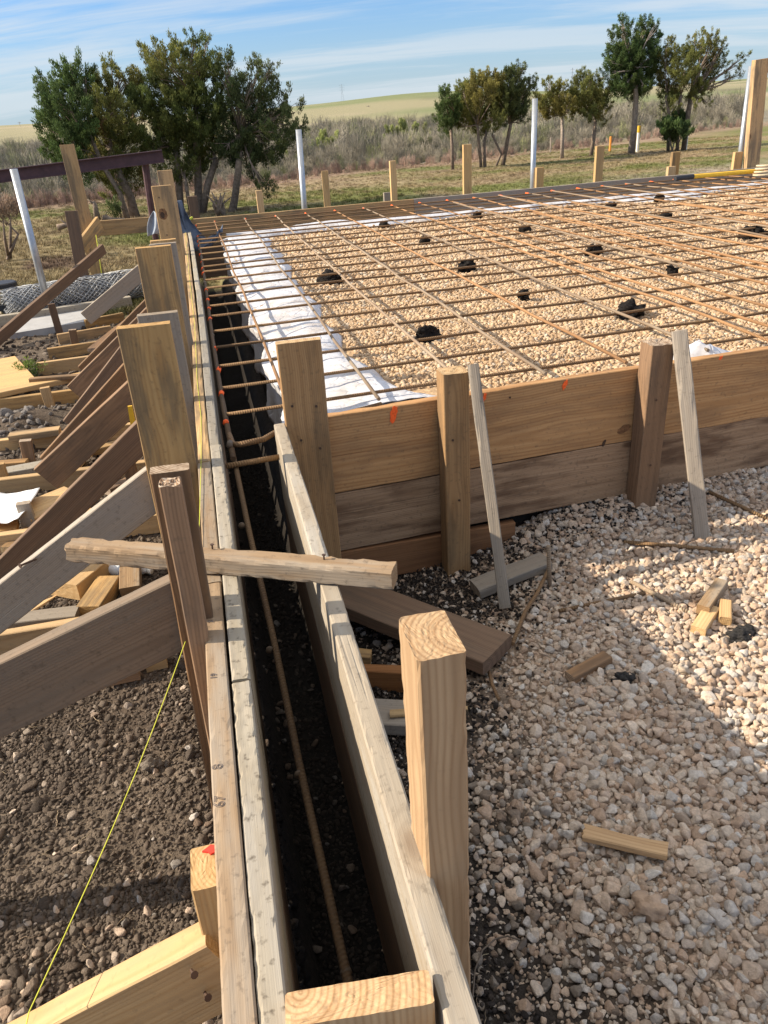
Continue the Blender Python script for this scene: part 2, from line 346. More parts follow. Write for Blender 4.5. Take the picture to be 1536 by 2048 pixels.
def edgeboard(name, label, cat, p0, p1, w, t, mat, group=None, down=(0, 0, -1), **kw):
    """a board on edge, given its top front arris p0-p1; it hangs down by w and runs back (away, +Y) by t"""
    p0 = Vector(p0); p1 = Vector(p1); d = (p1 - p0).normalized()
    up = -Vector(down); up = (up - d * up.dot(d)).normalized(); y = up.cross(d)      # y of frame(): up x d
    back = 1 if y.y > 0 else -1
    return board(name, label, cat, p0, p1, up, w, t, mat, group, anchor=(-back, 1), **kw)
def nail(parent, p, d, r=0.0025, L=0.03):
    d = Vector(d).normalized(); p = Vector(p); mb = MB()
    mb.add(*tube([p, p + d * L], r, 6)); mb.add(*tube([p + d * L, p + d * (L + 0.002)], r * 2.2, 8))
    o = mb.build('nail', M_NAIL, parent); return o
ORD = ['first', 'second', 'third', 'fourth', 'fifth', 'sixth', 'seventh', 'eighth', 'ninth', 'tenth', 'eleventh', 'twelfth', 'thirteenth', 'fourteenth',
       'fifteenth', 'sixteenth', 'seventeenth', 'eighteenth', 'nineteenth', 'twentieth', 'twenty-first', 'twenty-second', 'twenty-third', 'twenty-fourth',
       'twenty-fifth', 'twenty-sixth', 'twenty-seventh', 'twenty-eighth', 'twenty-ninth', 'thirtieth']

# ------------------------------------------------------------------ the ground
def edge_y(x): return 34 + 0.62 * np.clip(x, -12, 60) + 2 * (fnoise(x * 0.15, 0 * x, 5) - 0.5)      # where the field ends and the brush begins
def gz(x, y):
    x = np.asarray(x, float); y = np.asarray(y, float)
    left = -0.75 + 0.05 * (fnoise(x * 2.2, y * 2.2, 3) - 0.5)
    left = left + 0.13 * np.exp(-((x + 1.3) / 0.4) ** 2 - ((y - 5.25) / 0.32) ** 2)
    right = -0.665 + 0.05 * (fnoise(x * 1.9, y * 1.9, 8) - 0.5) - 0.09 * np.exp(-((x - 0.6) ** 2 + (y - 2.6) ** 2) / 0.5) - 0.05 * np.exp(-((x - 0.35) / 0.35) ** 2) + 0.075 * np.exp(-((y - 2.80 - 0.053 * (x - 0.4)) / 0.22) ** 2) * sstep(1.0, 1.5, x)
    z = left + (right - left) * sstep(0.16, 0.24, x) - 0.16 * sstep(-0.05, 0.0, x) * (1 - sstep(0.185, 0.23, x)) * sstep(0.0, 0.3, y)
    fld = -0.80 - 0.019 * (np.minimum(y, 50) - 11) + 0.10 * (fnoise(x * 0.25, y * 0.25, 21) - 0.5)
    z = z + (fld - z) * sstep(8.5, 12.5, y)
    z = z + 0.03 * (fnoise(x * 7, y * 7, 31, 2) - 0.5) * (1 - sstep(6, 14, y))
    e = edge_y(x)
    beyond = np.maximum(0, y - e)
    z = z - 4.3 * sstep(0, 60, beyond) + 14.6 * sstep(85, 640, y) + 4.5 * np.exp(-((x / np.maximum(y, 1) - 0.30) / 0.13) ** 2) * sstep(250, 640, y) + 4 * (fnoise(x * 0.006, y * 0.006, 2) - 0.5) * sstep(150, 500, y) - 60 * sstep(900, 3000, y)
    return z
def nonuni(a0, a1, fine, far0, far1, g=1.13):
    c = list(np.arange(a0, a1, fine)); s = fine; v = a1
    while v < far1: c.append(v); s *= g; v += s
    s = fine; v = a0 - fine
    while v > far0: c.insert(0, v); s *= g; v -= s
    return np.array(c)
gx = nonuni(-2.2, 2.4, 0.035, -1500, 1700, 1.07); gy = nonuni(0.2, 4.6, 0.035, -25, 2600, 1.05)
GX, GY = np.meshgrid(gx, gy); GZ = gz(GX, GY)
nx, ny = len(gx), len(gy)
idx = np.arange(nx * ny).reshape(ny, nx)
quads = np.stack((idx[:-1, :-1], idx[:-1, 1:], idx[1:, 1:], idx[1:, :-1]), -1).reshape(-1, 4)
gme = mesh_np('ground', np.stack((GX, GY, GZ), -1).reshape(-1, 3), quads, True)
def lerp3(a, b, f): return a + (np.asarray(b, float) - a) * f[..., None]
def ground_col(x, y):
    n1 = fnoise(x * 1.3, y * 1.3, 40); n2 = fnoise(x * 0.45, y * 0.45, 41); n3 = fnoise(x * 5, y * 5, 42)
    c = np.ones(x.shape + (3,)) * np.array((0.095, 0.072, 0.054))
    c = lerp3(c, (0.14, 0.11, 0.083), sstep(0.45, 0.65, n1))                                   # dry crumbs of soil on the left
    rg = sstep(0.1, 0.25, x); c = lerp3(c, (0.045, 0.038, 0.033), rg); c = lerp3(c, (0.013, 0.011, 0.009), sstep(-0.06, -0.02, x) * (1 - sstep(0.18, 0.25, x)))  # trench floor painted nearly black to stand in for its shade
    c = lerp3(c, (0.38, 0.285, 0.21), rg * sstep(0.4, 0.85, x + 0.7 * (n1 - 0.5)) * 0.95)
    f = sstep(8.2, 9.4, y + 1.2 * (n1 - 0.5))                                                      # the field
    g = np.ones(x.shape + (3,)) * np.array((0.235, 0.185, 0.10))
    g = lerp3(g, (0.135, 0.145, 0.045), sstep(0.38, 0.62, fnoise(x * 0.22, y * 0.5, 51)))
    g = lerp3(g, (0.30, 0.225, 0.14), sstep(0.56, 0.75, n2) * 0.8)
    g = lerp3(g, (0.16, 0.11, 0.07), sstep(0.55, 0.75, n1) * 0.5)
    rub = np.exp(-((y - (15.5 + 0.42 * (x - 3))) / 2.2) ** 2) * sstep(4, 8, x) * sstep(0.35, 0.6, n1 * 0.5 + n3 * 0.5)
    g = lerp3(g, (0.36, 0.30, 0.25), np.clip(rub, 0, 1) * 0.9)
    dsoil = np.exp(-((y - 13.8) / 1.3) ** 2) * sstep(-1.4, -2.4, x) * sstep(0.4, 0.6, n1)
    g = lerp3(g, (0.12, 0.08, 0.055), dsoil)
    c = lerp3(c, g, f * (1 - sstep(-0.14, -0.08, x) * (y < 10.3 + 0.046 * x)))
    e = edge_y(x); d = y - e
    c = lerp3(c, (0.26, 0.175, 0.135), np.exp(-((d + 1.0) / 1.6) ** 2) * 0.8)
    c = lerp3(c, (0.20, 0.178, 0.135), sstep(0, 3, d))
    hill = sstep(205, 245, y + 120 * (fnoise(x * 0.01, y * 0.01, 71) - 0.5))
    hc = np.ones(x.shape + (3,)) * np.array((0.26, 0.235, 0.14))
    hc = lerp3(hc, (0.165, 0.185, 0.085), sstep(0.42, 0.6, fnoise(x * 0.006, y * 0.012, 72)))
    hc = lerp3(hc, (0.33, 0.28, 0.185), sstep(0.55, 0.7, fnoise(x * 0.012, y * 0.02, 73)))
    hc = lerp3(hc, (0.14, 0.13, 0.08), sstep(0.6, 0.7, fnoise(x * 0.02, y * 0.02, 74)) * (1 - sstep(360, 500, y)))
    return lerp3(c, hc, hill)
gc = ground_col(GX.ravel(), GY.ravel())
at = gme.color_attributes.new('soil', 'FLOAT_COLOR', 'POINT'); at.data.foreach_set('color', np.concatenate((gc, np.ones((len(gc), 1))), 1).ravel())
M_GROUND, t, b = newmat('earth')
pos = t.n('ShaderNodeNewGeometry').outputs['Position']
vc = t.n('ShaderNodeVertexColor', {'layer_name': 'soil'}).outputs[0]
k = t.m('MULTIPLY', t.mr(t.noise(pos, 45, 5, 0.7), 0.3, 0.7, 0.55, 1.45), t.mr(t.noise(pos, 3.1, 4, 0.6), 0.3, 0.7, 0.75, 1.25))
t.set(b.inputs['Base Color'], t.n('ShaderNodeHueSaturation', None, Color=vc, Value=k).outputs[0]); b.inputs['Roughness'].default_value = 0.95
b.inputs['Specular IOR Level'].default_value = 0.15
t.set(b.inputs['Normal'], t.n('ShaderNodeBump', None, Strength=0.9, Distance=0.02, Height=t.m('ADD', t.noise(pos, 60, 4, 0.7), t.noise(pos, 9, 3))).outputs[0])
g = link('ground', gme, None, M_GROUND); g['kind'] = 'structure'

# gravel pad inside the forms: tan gravel on dark earth
def padmat():
    m, t, b = newmat('tan_gravel_bed'); p = t.n('ShaderNodeNewGeometry').outputs['Position']
    c = t.mix(t.mr(t.noise(p, 45, 4, 0.6), 0.3, 0.7), (0.30, 0.20, 0.115), (0.55, 0.39, 0.235))
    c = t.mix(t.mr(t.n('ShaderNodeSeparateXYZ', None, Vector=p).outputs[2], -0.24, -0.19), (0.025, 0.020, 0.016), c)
    t.set(b.inputs['Base Color'], c); b.inputs['Roughness'].default_value = 0.95; b.inputs['Specular IOR Level'].default_value = 0.15
    t.set(b.inputs['Normal'], t.n('ShaderNodeBump', None, Strength=1.0, Distance=0.012, Height=t.noise(p, 38, 4, 0.65)).outputs[0]); return m
def pad_z(x, y): return -0.125 + 0.035 * (fnoise(x * 2.5, y * 2.5, 61) - 0.5) + 0.03 * (fnoise(x * 0.7, y * 0.7, 62) - 0.5)
pxs = np.concatenate(([0.288, 0.289, 0.29, 0.295], np.arange(0.33, 13.2, 0.06))); pts = []
vy = np.linspace(0, 1, 130)
PXg, PVg = np.meshgrid(pxs, np.concatenate(([-0.02, -0.008], vy, [1.01, 1.02])))
y0 = 2.90 + 0.053 * PXg; y1 = 9.15 + 0.07 * PXg + 0.25 * (fnoise(PXg * 1.5, PXg * 0, 9) - 0.5)
PYg = y0 + (y1 - y0) * np.clip(PVg, -0.02, 1.02); PZg = pad_z(PXg, PYg)
drop = np.maximum(np.maximum((0.295 - PXg) / 0.006, 0), np.maximum(-PVg / 0.02 * 0.9, (PVg - 1) / 0.02))
PZg = PZg - 0.7 * np.clip(drop, 0, 1)
i2 = np.arange(PXg.size).reshape(PXg.shape)
pq = np.stack((i2[:-1, :-1], i2[:-1, 1:], i2[1:, 1:], i2[1:, :-1]), -1).reshape(-1, 4)
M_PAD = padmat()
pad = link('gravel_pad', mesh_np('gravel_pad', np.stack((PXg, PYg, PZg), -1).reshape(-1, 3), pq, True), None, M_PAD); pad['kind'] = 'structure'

# ------------------------------------------------------------------ stones: prototypes and scatter
def ico(sub):
    import bmesh
    bm = bmesh.new(); bmesh.ops.create_icosphere(bm, subdivisions=sub, radius=1.0)
    V = np.array([v.co[:] for v in bm.verts]); Fc = np.array([[v.index for v in f.verts] for f in bm.faces]); bm.free(); return V, Fc
def rock_mesh(seed, sub=3, cuts=9, jit=0.05, flat=0.75, lo=0.55, hi=0.92):
    r = np.random.default_rng(seed); V, Fc = ico(sub); V = V.copy()
    for i in range(cuts):
        n = _n(r.normal(size=3)); d = r.uniform(lo, hi); s = V @ n; V -= np.outer(np.maximum(s - d, 0), n) * 0.93
    f = r.uniform(0, 50, 3)
    nz = np.array([mn.noise(Vector(v * 2.1 + f)) + 0.45 * mn.noise(Vector(v * 5 + f)) for v in V])
    V = V * (1 + jit * nz)[:, None]; V[:, 2] *= flat; V[:, 0] *= r.uniform(0.95, 1.35)
    return mesh_np('stone', V, Fc, sub < 3 and False)
def inst_mat(name, bump=0.5, rough=0.9, var=0.22):
    m, t, b = newmat(name); a = t.n('ShaderNodeAttribute', {'attribute_type': 'INSTANCER', 'attribute_name': 'tint'}).outputs[0]
    oc = t.n('ShaderNodeTexCoord').outputs[3]
    k = t.mr(t.noise(oc, 2.2, 4, 0.65), 0.3, 0.7, 1 - var, 1 + var)
    t.set(b.inputs['Base Color'], t.n('ShaderNodeHueSaturation', None, Color=a, Value=k).outputs[0])
    b.inputs['Roughness'].default_value = rough; b.inputs['Specular IOR Level'].default_value = 0.2
    if bump: t.set(b.inputs['Normal'], t.n('ShaderNodeBump', None, Strength=bump, Distance=0.15, Height=t.noise(oc, 4.5, 4, 0.7)).outputs[0])
    return m
M_STONE = inst_mat('loose_stone')
def scatter(name, P, S, ROT, TINT, protos, mat):
    """one object: a cloud of points, each carrying one of the prototype meshes"""
    P = np.asarray(P, float); n = len(P); me = bpy.data.meshes.new(name); me.vertices.add(n); me.vertices.foreach_set('co', P.ravel())
    for nm, ty, arr in (('scl', 'FLOAT_VECTOR', S), ('rot', 'FLOAT_VECTOR', ROT), ('tint', 'FLOAT_COLOR', np.concatenate((TINT, np.ones((n, 1))), 1))):
        a = me.attributes.new(nm, ty, 'POINT'); a.data.foreach_set('color' if ty == 'FLOAT_COLOR' else 'vector', np.asarray(arr, np.float32).ravel())
    a = me.attributes.new('pick', 'INT', 'POINT'); a.data.foreach_set('value', rng.integers(0, len(protos), n).astype(np.int32))
    o = link(name, me); o['kind'] = 'stuff'
    ng = bpy.data.node_groups.new(name, 'GeometryNodeTree'); ng.interface.new_socket('Geometry', in_out='INPUT', socket_type='NodeSocketGeometry'); ng.interface.new_socket('Geometry', in_out='OUTPUT', socket_type='NodeSocketGeometry')
    N = ng.nodes; gi = N.new('NodeGroupInput'); go = N.new('NodeGroupOutput'); iop = N.new('GeometryNodeInstanceOnPoints'); jn = N.new('GeometryNodeJoinGeometry')
    for pm in reversed(protos):
        pm.materials.clear(); pm.materials.append(mat)
        po = bpy.data.objects.new(name + '_stone', pm); oi = N.new('GeometryNodeObjectInfo'); oi.inputs['Object'].default_value = po; oi.inputs['As Instance'].default_value = True
        ng.links.new(oi.outputs['Geometry'], jn.inputs[0])
    def na(nm, ty):
        a = N.new('GeometryNodeInputNamedAttribute'); a.data_type = ty; a.inputs[0].default_value = nm; return a.outputs[0]
    ng.links.new(gi.outputs[0], iop.inputs['Points']); ng.links.new(jn.outputs[0], iop.inputs['Instance']); iop.inputs['Pick Instance'].default_value = True
    ng.links.new(na('pick', 'INT'), iop.inputs['Instance Index']); ng.links.new(na('rot', 'FLOAT_VECTOR'), iop.inputs['Rotation']); ng.links.new(na('scl', 'FLOAT_VECTOR'), iop.inputs['Scale'])
    ng.links.new(iop.outputs[0], go.inputs[0]); md = o.modifiers.new('scatter', 'NODES'); md.node_group = ng
    return o
PEB = [rock_mesh(100 + i, 3, 13, 0.03, 0.8, 0.42, 0.85) for i in range(14)]
PEBS = [rock_mesh(200 + i, 2, 9, 0.05, 0.8, 0.45, 0.88) for i in range(9)]
def jgrid(x0, x1, y0, y1, s):
    X, Y = np.meshgrid(np.arange(x0, x1, s), np.arange(y0, y1, s)); X = X.ravel() + rng.uniform(-.5, .5, X.size) * s; Y = Y.ravel() + rng.uniform(-.5, .5, Y.size) * s
    return X, Y
def rots(n, tilt=0.5): return np.stack((rng.normal(0, tilt, n), rng.normal(0, tilt, n), rng.uniform(0, 6.28, n)), 1)
def tints(n, cols, wts, var=0.15):
    c = np.array(cols)[rng.choice(len(cols), n, p=np.array(wts) / sum(wts))]; return np.clip(c * (1 + rng.normal(0, var, n))[:, None], 0.005, 0.9)
# pink limestone gravel in front of the slab
P = []; S = []
for s, lo, hi, lift in ((0.0105, 0.0032, 0.0065, 0.0), (0.016, 0.006, 0.0125, 0.0), (0.0245, 0.0105, 0.0185, 0.006)):
    X, Y = jgrid(0.2, 3.3, 0.15, 3.0, s); n1 = fnoise(X * 1.6, Y * 1.6, 81); n2 = fnoise(X * 4, Y * 4, 82)
    dens = sstep(0.35, 0.95, X + 0.75 * (n1 - 0.5) + 0.4 * (n2 - 0.5) - 0.25 * np.exp(-((Y - 2.75) / 0.4) ** 2) - 0.55 * np.exp(-((X - 0.75) / 0.4) ** 2 - ((Y - 2.5) / 0.28) ** 2))
    keep = (Y < 2.78 + 0.053 * X) & (rng.random(len(X)) < 0.28 + 0.72 * dens)
    X, Y, d = X[keep], Y[keep], dens[keep]; sc = rng.uniform(lo, hi, len(X)) * rng.choice([1, 1, 1, 1.3], len(X)) * (0.75 + 0.25 * d)
    P.append(np.stack((X, Y, gz(X, Y) + lift + sc * 0.25), 1)); S.append(sc)
P = np.concatenate(P); S = np.concatenate(S); k = infrustum(P, 0.4); P = P[k]; S = S[k]
PINK = [(0.55, 0.42, 0.315), (0.60, 0.49, 0.385), (0.49, 0.35, 0.25), (0.55, 0.49, 0.43), (0.43, 0.35, 0.285), (0.62, 0.565, 0.50)]
T = tints(len(P), PINK, (5, 4, 3, 2, 1, 1), 0.12)
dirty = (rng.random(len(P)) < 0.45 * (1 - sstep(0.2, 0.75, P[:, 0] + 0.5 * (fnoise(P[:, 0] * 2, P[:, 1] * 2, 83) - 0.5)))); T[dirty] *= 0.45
scatter('gravel', P, S[:, None] * rng.uniform(0.8, 1.2, (len(P), 3)), rots(len(P)), T, PEB, M_STONE)
# dark crumbs and stones in the soil on the left and in the trench
P = []; S = []; T = []
SOILC = [(0.12, 0.092, 0.07), (0.165, 0.13, 0.10), (0.08, 0.062, 0.048), (0.27, 0.22, 0.175)]
for s, lo, hi, x0, x1, ya, yb in ((0.0085, 0.0028, 0.0052, -1.3, 0.2, 0.2, 2.3), (0.015, 0.005, 0.0085, -2.0, 0.2, 0.2, 4.6), (0.036, 0.009, 0.015, -2.0, 0.0, 0.2, 5.2), (0.16, 0.014, 0.025, -1.5, -0.16, 1.25, 3.0), (0.04, 0.012, 0.024, -3.0, -0.15, 4.4, 9.2)):
    X, Y = jgrid(x0, x1, ya, yb, s); n1 = fnoise(X * 3, Y * 3, 85)
    keep = rng.random(len(X)) < (0.4 + 0.6 * sstep(0.35, 0.6, n1)) * (1 if s < 0.03 else 0.4) * np.where(X > -0.12, 0.5, 1); X, Y = X[keep], Y[keep]
    sc = rng.uniform(lo, hi, len(X)) * rng.choice([1, 1, 1.4], len(X)); P.append(np.stack((X, Y, gz(X, Y) + sc * 0.3), 1)); S.append(sc)
    tt = tints(len(X), SOILC, (5, 4, 3, 0.35), 0.15); tt[X > -0.05] *= 0.22; hp = np.exp(-((X + 1.3) / 0.4) ** 2 - ((Y - 5.25) / 0.32) ** 2)[:, None]; tt = tt * (1 - hp) + hp * np.array((0.22, 0.20, 0.185)) * rng.uniform(0.7, 1.2, (len(X), 1)); T.append(tt)  # crumbs in the trench tinted down, shade put into their colour
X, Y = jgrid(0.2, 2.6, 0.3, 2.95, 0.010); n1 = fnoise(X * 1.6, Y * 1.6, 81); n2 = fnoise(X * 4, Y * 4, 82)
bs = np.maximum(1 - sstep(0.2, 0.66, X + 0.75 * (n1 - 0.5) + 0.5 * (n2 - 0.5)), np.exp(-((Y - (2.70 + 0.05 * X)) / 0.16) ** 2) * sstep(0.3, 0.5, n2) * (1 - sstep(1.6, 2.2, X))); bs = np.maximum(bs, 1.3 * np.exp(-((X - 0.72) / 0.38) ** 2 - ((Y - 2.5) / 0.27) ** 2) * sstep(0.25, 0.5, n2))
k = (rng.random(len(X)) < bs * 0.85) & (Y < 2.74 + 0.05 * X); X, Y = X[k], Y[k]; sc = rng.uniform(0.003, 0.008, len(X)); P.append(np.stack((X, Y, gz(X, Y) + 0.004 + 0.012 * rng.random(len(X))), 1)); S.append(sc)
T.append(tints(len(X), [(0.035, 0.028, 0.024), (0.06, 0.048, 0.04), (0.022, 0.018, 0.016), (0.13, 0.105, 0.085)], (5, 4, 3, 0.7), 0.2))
P = np.concatenate(P); S = np.concatenate(S); T = np.concatenate(T); k = infrustum(P, 0.3); P = P[k]; S = S[k]; T = T[k]
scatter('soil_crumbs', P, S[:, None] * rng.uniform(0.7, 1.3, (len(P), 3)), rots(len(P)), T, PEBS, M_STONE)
# pale pebbles mixed into the soil on the left; trench ones darkened to paint shade
X = np.concatenate((rng.uniform(-1.0, -0.14, 1700), rng.uniform(-0.05, 0.17, 240))); Y = np.concatenate((rng.uniform(0.35, 2.6, 1700), rng.uniform(0.3, 2.9, 240)))
keep = rng.random(1940) < np.where(X < -0.12, np.clip((1.75 - Y) * 1.3, 0.10, 0.8), 0.5); X, Y = X[keep], Y[keep]; sc = rng.uniform(0.005, 0.0165, len(X))
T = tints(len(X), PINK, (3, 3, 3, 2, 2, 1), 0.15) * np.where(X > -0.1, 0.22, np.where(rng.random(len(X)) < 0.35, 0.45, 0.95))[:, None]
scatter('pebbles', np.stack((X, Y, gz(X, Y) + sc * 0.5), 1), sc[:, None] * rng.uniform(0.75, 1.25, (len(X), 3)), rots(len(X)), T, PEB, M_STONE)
# bits of straw and dry roots
def straw_proto(seed):
    r = np.random.default_rng(seed); p = [Vector((0, 0, 0))]
    for k in range(4): p.append(p[-1] + Vector((0.28, r.normal(0, 0.07), r.normal(0, 0.04))))
    mb = MB(); mb.add(*tube(p, [0.02, 0.022, 0.018, 0.015, 0.006], 5)); return mesh_np('straw', np.array(mb.V), mb.F, True)
X = np.concatenate((rng.uniform(-1.1, -0.14, 190), rng.uniform(0.22, 1.2, 90))); Y = np.concatenate((rng.uniform(0.5, 2.4, 190), rng.uniform(0.5, 2.3, 90))); L_ = rng.uniform(0.015, 0.06, len(X))
scatter('straw', np.stack((X, Y, gz(X, Y) + 0.016), 1), np.stack((L_, L_, L_), 1), rots(len(X), 0.15), tints(len(X), [(0.34, 0.26, 0.17), (0.22, 0.16, 0.11), (0.42, 0.34, 0.22)], (3, 3, 1)), [straw_proto(60 + i) for i in range(5)], M_STONE)
# tan gravel inside the slab
P = []; S = []
for (ya, yb, s, lo, hi) in ((2.85, 5.2, 0.021, 0.008, 0.0155), (5.2, 7.4, 0.027, 0.010, 0.019), (7.4, 10.4, 0.038, 0.014, 0.025)):
    X, Y = jgrid(0.28, 12.5, ya, yb, s); ok = (Y > 2.93 + 0.053 * X) & (Y < 9.15 + 0.07 * X) & ((X > 0.66 + 0.06 * np.sin(Y * 5)) | (rng.random(len(X)) < 0.012)) & ((Y > 3.2 + 0.053 * X) | (X > 1.0)) & ((Y > 2.90 + 0.053 * X + 0.12 * fnoise(X * 4, Y * 0, 55)) | (X > 2.7)); X, Y = X[ok], Y[ok]
    sc = rng.uniform(lo, hi, len(X)); P.append(np.stack((X, Y, pad_z(X, Y) + sc * 0.25), 1)); S.append(sc)
P = np.concatenate(P); S = np.concatenate(S); k = infrustum(P, 0.1); P = P[k]; S = S[k]
T = tints(len(P), [(0.58, 0.415, 0.26), (0.62, 0.47, 0.315), (0.50, 0.34, 0.205), (0.64, 0.54, 0.42)], (5, 4, 3, 1), 0.13)
scatter('slab_gravel', P, S[:, None] * rng.uniform(0.8, 1.2, (len(P), 3)), rots(len(P)), T, PEBS, M_STONE)

# ------------------------------------------------------------------ the left trench form: two planks thick, boards on edge, two courses
GF = 'form boards of the long left form'
def yform(name, label, x0, x1, ya, yb, zt, h, mat, group=GF, cat='form board', xe=None, **kw):
    x0b, x1b = xe or (x0, x1)
    return board(name, label, cat, ((x0 + x1) / 2, ya, zt - h / 2), ((x0b + x1b) / 2, yb, zt - h / 2), (0, 0, 1), h, x1 - x0, mat, group, **kw)
TH = 0.041
yform('form_board', 'outer tan plank of the left form nearest the camera, pencil numbers on its top edge', -0.127, -0.084, 0.25, 1.67, 0.0, 0.3, W_TOP, xe=(-0.121, -0.078), n=6, ch=0.003, wane=0.0010, seg=0.02)
fb_outer = bpy.context.scene.objects['form_board']
yform('form_board', 'outer tan plank of the left form under and just past the loose stick', -0.1205, -0.0775, 1.675, 2.46, 0.0, 0.3, W_TOP, n=6, wane=0.0010, seg=0.025)
yform('form_board', 'outer yellow plank of the left form beside the tallest wide stake', -0.1195, -0.0775, 2.465, 4.05, 0.001, 0.3, W_TAN, n=6, wane=0.002)
yform('form_board', 'outer yellow plank of the left form at its far end by the cloth', -0.121, -0.081, 4.055, 10.28, 0.0, 0.3, W_TAN, xe=(-0.158, -0.118), n=6, wane=0.002)
yform('form_board', 'inner cement-crusted grey plank of the left form nearest the camera', -0.0795, -0.042, 0.25, 1.27, 0.001, 0.3, W_CEM, xe=(-0.0745, -0.037), n=9, ch=0.003, wane=0.0018, warp=0.002, seg=0.012)
yform('form_board', 'inner cement-crusted grey plank of the left form beside the loose stick', -0.0735, -0.036, 1.275, 2.6, 0.002, 0.3, W_CEM, xe=(-0.0735, -0.036), n=9, wane=0.0017, warp=0.002, seg=0.014)
yform('form_board', 'inner whitish plank of the left form beside the rebar ends', -0.0745, -0.040, 2.605, 5.6, 0.001, 0.3, W_CEM, xe=(-0.077, -0.043), n=6, wane=0.0015)
yform('form_board', 'inner whitish plank of the left form at its far end under the cloth', -0.077, -0.043, 5.605, 10.28, 0.0, 0.3, W_CEM, xe=(-0.113, -0.079), n=6, wane=0.0015)
for ya, yb, xb, nm in ((0.25, 3.6, -0.036, 'near'), (3.605, 7.0, -0.045, 'middle'), (7.005, 10.28, -0.085, 'far')):
    yform('form_board', 'grey lower course board of the left form, %s length, facing into the trench' % nm, -0.0775 if nm == 'near' else -0.085, -0.038 if nm == 'near' else -0.046, ya, yb, -0.303, 0.36, W_DARK, xe=(xb - 0.042, xb))  # dark wood here paints the trench shade into the boards
# pencil numbers on the near outer plank
for txt, yy, sz in (('8', 1.045, 0.026), ('67', 0.965, 0.026), ('19', 1.30, 0.018), ('3', 1.50, 0.018)):
    cu = bpy.data.curves.new('pencil_number', 'FONT'); cu.body = txt; cu.size = sz; cu.align_x = 'CENTER'; cu.fill_mode = 'NONE'; cu.bevel_depth = 0.0005; cu.bevel_resolution = 0
    tmp = bpy.data.objects.new('pencil_number', cu); me = bpy.data.meshes.new_from_object(tmp); bpy.data.objects.remove(tmp); me.materials.clear()
    o = link('pencil_number', me, None, M_PENCIL); o.parent = fb_outer
    o.matrix_parent_inverse = parent_matrix(fb_outer).inverted(); o.matrix_basis = Matrix.Translation((-0.103, yy, 0.0035)) @ Matrix.Rotation(R(84), 4, 'Z')
# ------------------------------------------------------------------ the short right trench form
yform('form_board', 'dusty plank on edge right of the trench, running from the camera to the corner post', 0.143, 0.185, 0.22, 2.735, 0.0, 0.31, W_PALE, 'form boards of the right trench side', xe=(0.163, 0.205), n=8, ch=0.0035, wane=0.0013, warp=0.002, seg=0.02)
yform('form_board', 'lower grey course board under the dusty plank right of the trench', 0.145, 0.184, 0.22, 2.735, -0.313, 0.33, W_DARK, 'form boards of the right trench side', xe=(0.164, 0.203))  # dark wood stands in for shade low in the trench
board('end_block', 'short wide block standing between the two trench forms, growth rings on its sawn top', 'block', (0.047, 0.588, -0.55), (0.047, 0.588, 0.012), (1, -0.10, 0), 0.186, 0.044, W_HEART, n=14, end1=0.002, capn=14, wane=0.0010, seed=5, seg=0.02)
# ------------------------------------------------------------------ the cross form in front of the slab
SL = 0.0535
def cx(x): return 2.737 + SL * (x - 0.37)
GX_ = 'boards of the form in front of the slab'
def xform(name, label, xa, xb, zt, h, mat, group=GX_, f=cx, dy=0.0, tilt=0.0, t=TH, **kw):
    return board(name, label, 'form board', (xa, f(xa) + t / 2 + dy, zt - h / 2), (xb, f(xb) + t / 2 + dy, zt - h / 2 + tilt), (0, 0, 1), h, t, mat, group, **kw)
top_board = xform('form_board', 'wide orange-brown top board facing the camera with orange spray marks', 0.215, 4.3, 0.0, 0.325, W_ORANGE, seed=3, wane=0.002)
xform('form_board', 'silvered middle board with dark stains under the orange-brown top board', 0.235, 4.2, -0.328, 0.262, W_PURPLE, dy=0.002, tilt=0.012, seed=8)
xform('form_board', 'short reddish bottom board ending beside the loose two by four', 0.25, 1.15, -0.593, 0.16, W_RED, dy=-0.002, tilt=-0.02)
def paint_marks(parent, specs, mat=M_ORANGE):
    for (u, v, ww, hh, y) in specs:
        p = Py(u, v, y); rs = random.Random(u); mb = MB(); V = []
        for k in range(18):
            a = 2 * math.pi * k / 18; q = rs.uniform(0.6, 1.2); V.append((p.x + math.cos(a) * ww * q + math.sin(a) * hh * 0.3, p.y - 0.0016, p.z + math.sin(a) * hh * q))
        V2 = [(a, b + 0.001, c) for a, b, c in V]; n = 18
        mb.add(V + V2, [tuple(range(n)), tuple(range(2 * n - 1, n - 1, -1))] + [(i, n + i, n + (i + 1) % n, (i + 1) % n) for i in range(n)])
        mb.build('paint_mark', mat, parent)
paint_marks(top_board, [(787, 828, 0.016, 0.034, cx(0.59)), (968, 796, 0.008, 0.020, cx(0.98)), (1130, 770, 0.010, 0.022, cx(1.37)), (1441, 716, 0.009, 0.010, cx(2.09)), (1283, 736, 0.006, 0.008, cx(1.7))])
def knot(parent, u, v, y, rx, rz, mat=M_KNOT, tilt=0.0):
    p = Py(u, v, y); rs = random.Random(u + v); V = []
    for k in range(20):
        a = 2 * math.pi * k / 20; q = rs.uniform(0.88, 1.1); ca, sa = math.cos(a) * rx * q, math.sin(a) * rz * q; V.append((p.x + ca * math.cos(tilt) - sa * math.sin(tilt), p.y - 0.0012, p.z + ca * math.sin(tilt) + sa * math.cos(tilt)))
    mb = MB(); mb.add(V + [(a, b + 0.002, c) for a, b, c in V], [tuple(range(20)), tuple(range(39, 19, -1))] + [(i, 20 + i, 20 + (i + 1) % 20, (i + 1) % 20) for i in range(20)]); mb.build('knot', mat, parent)
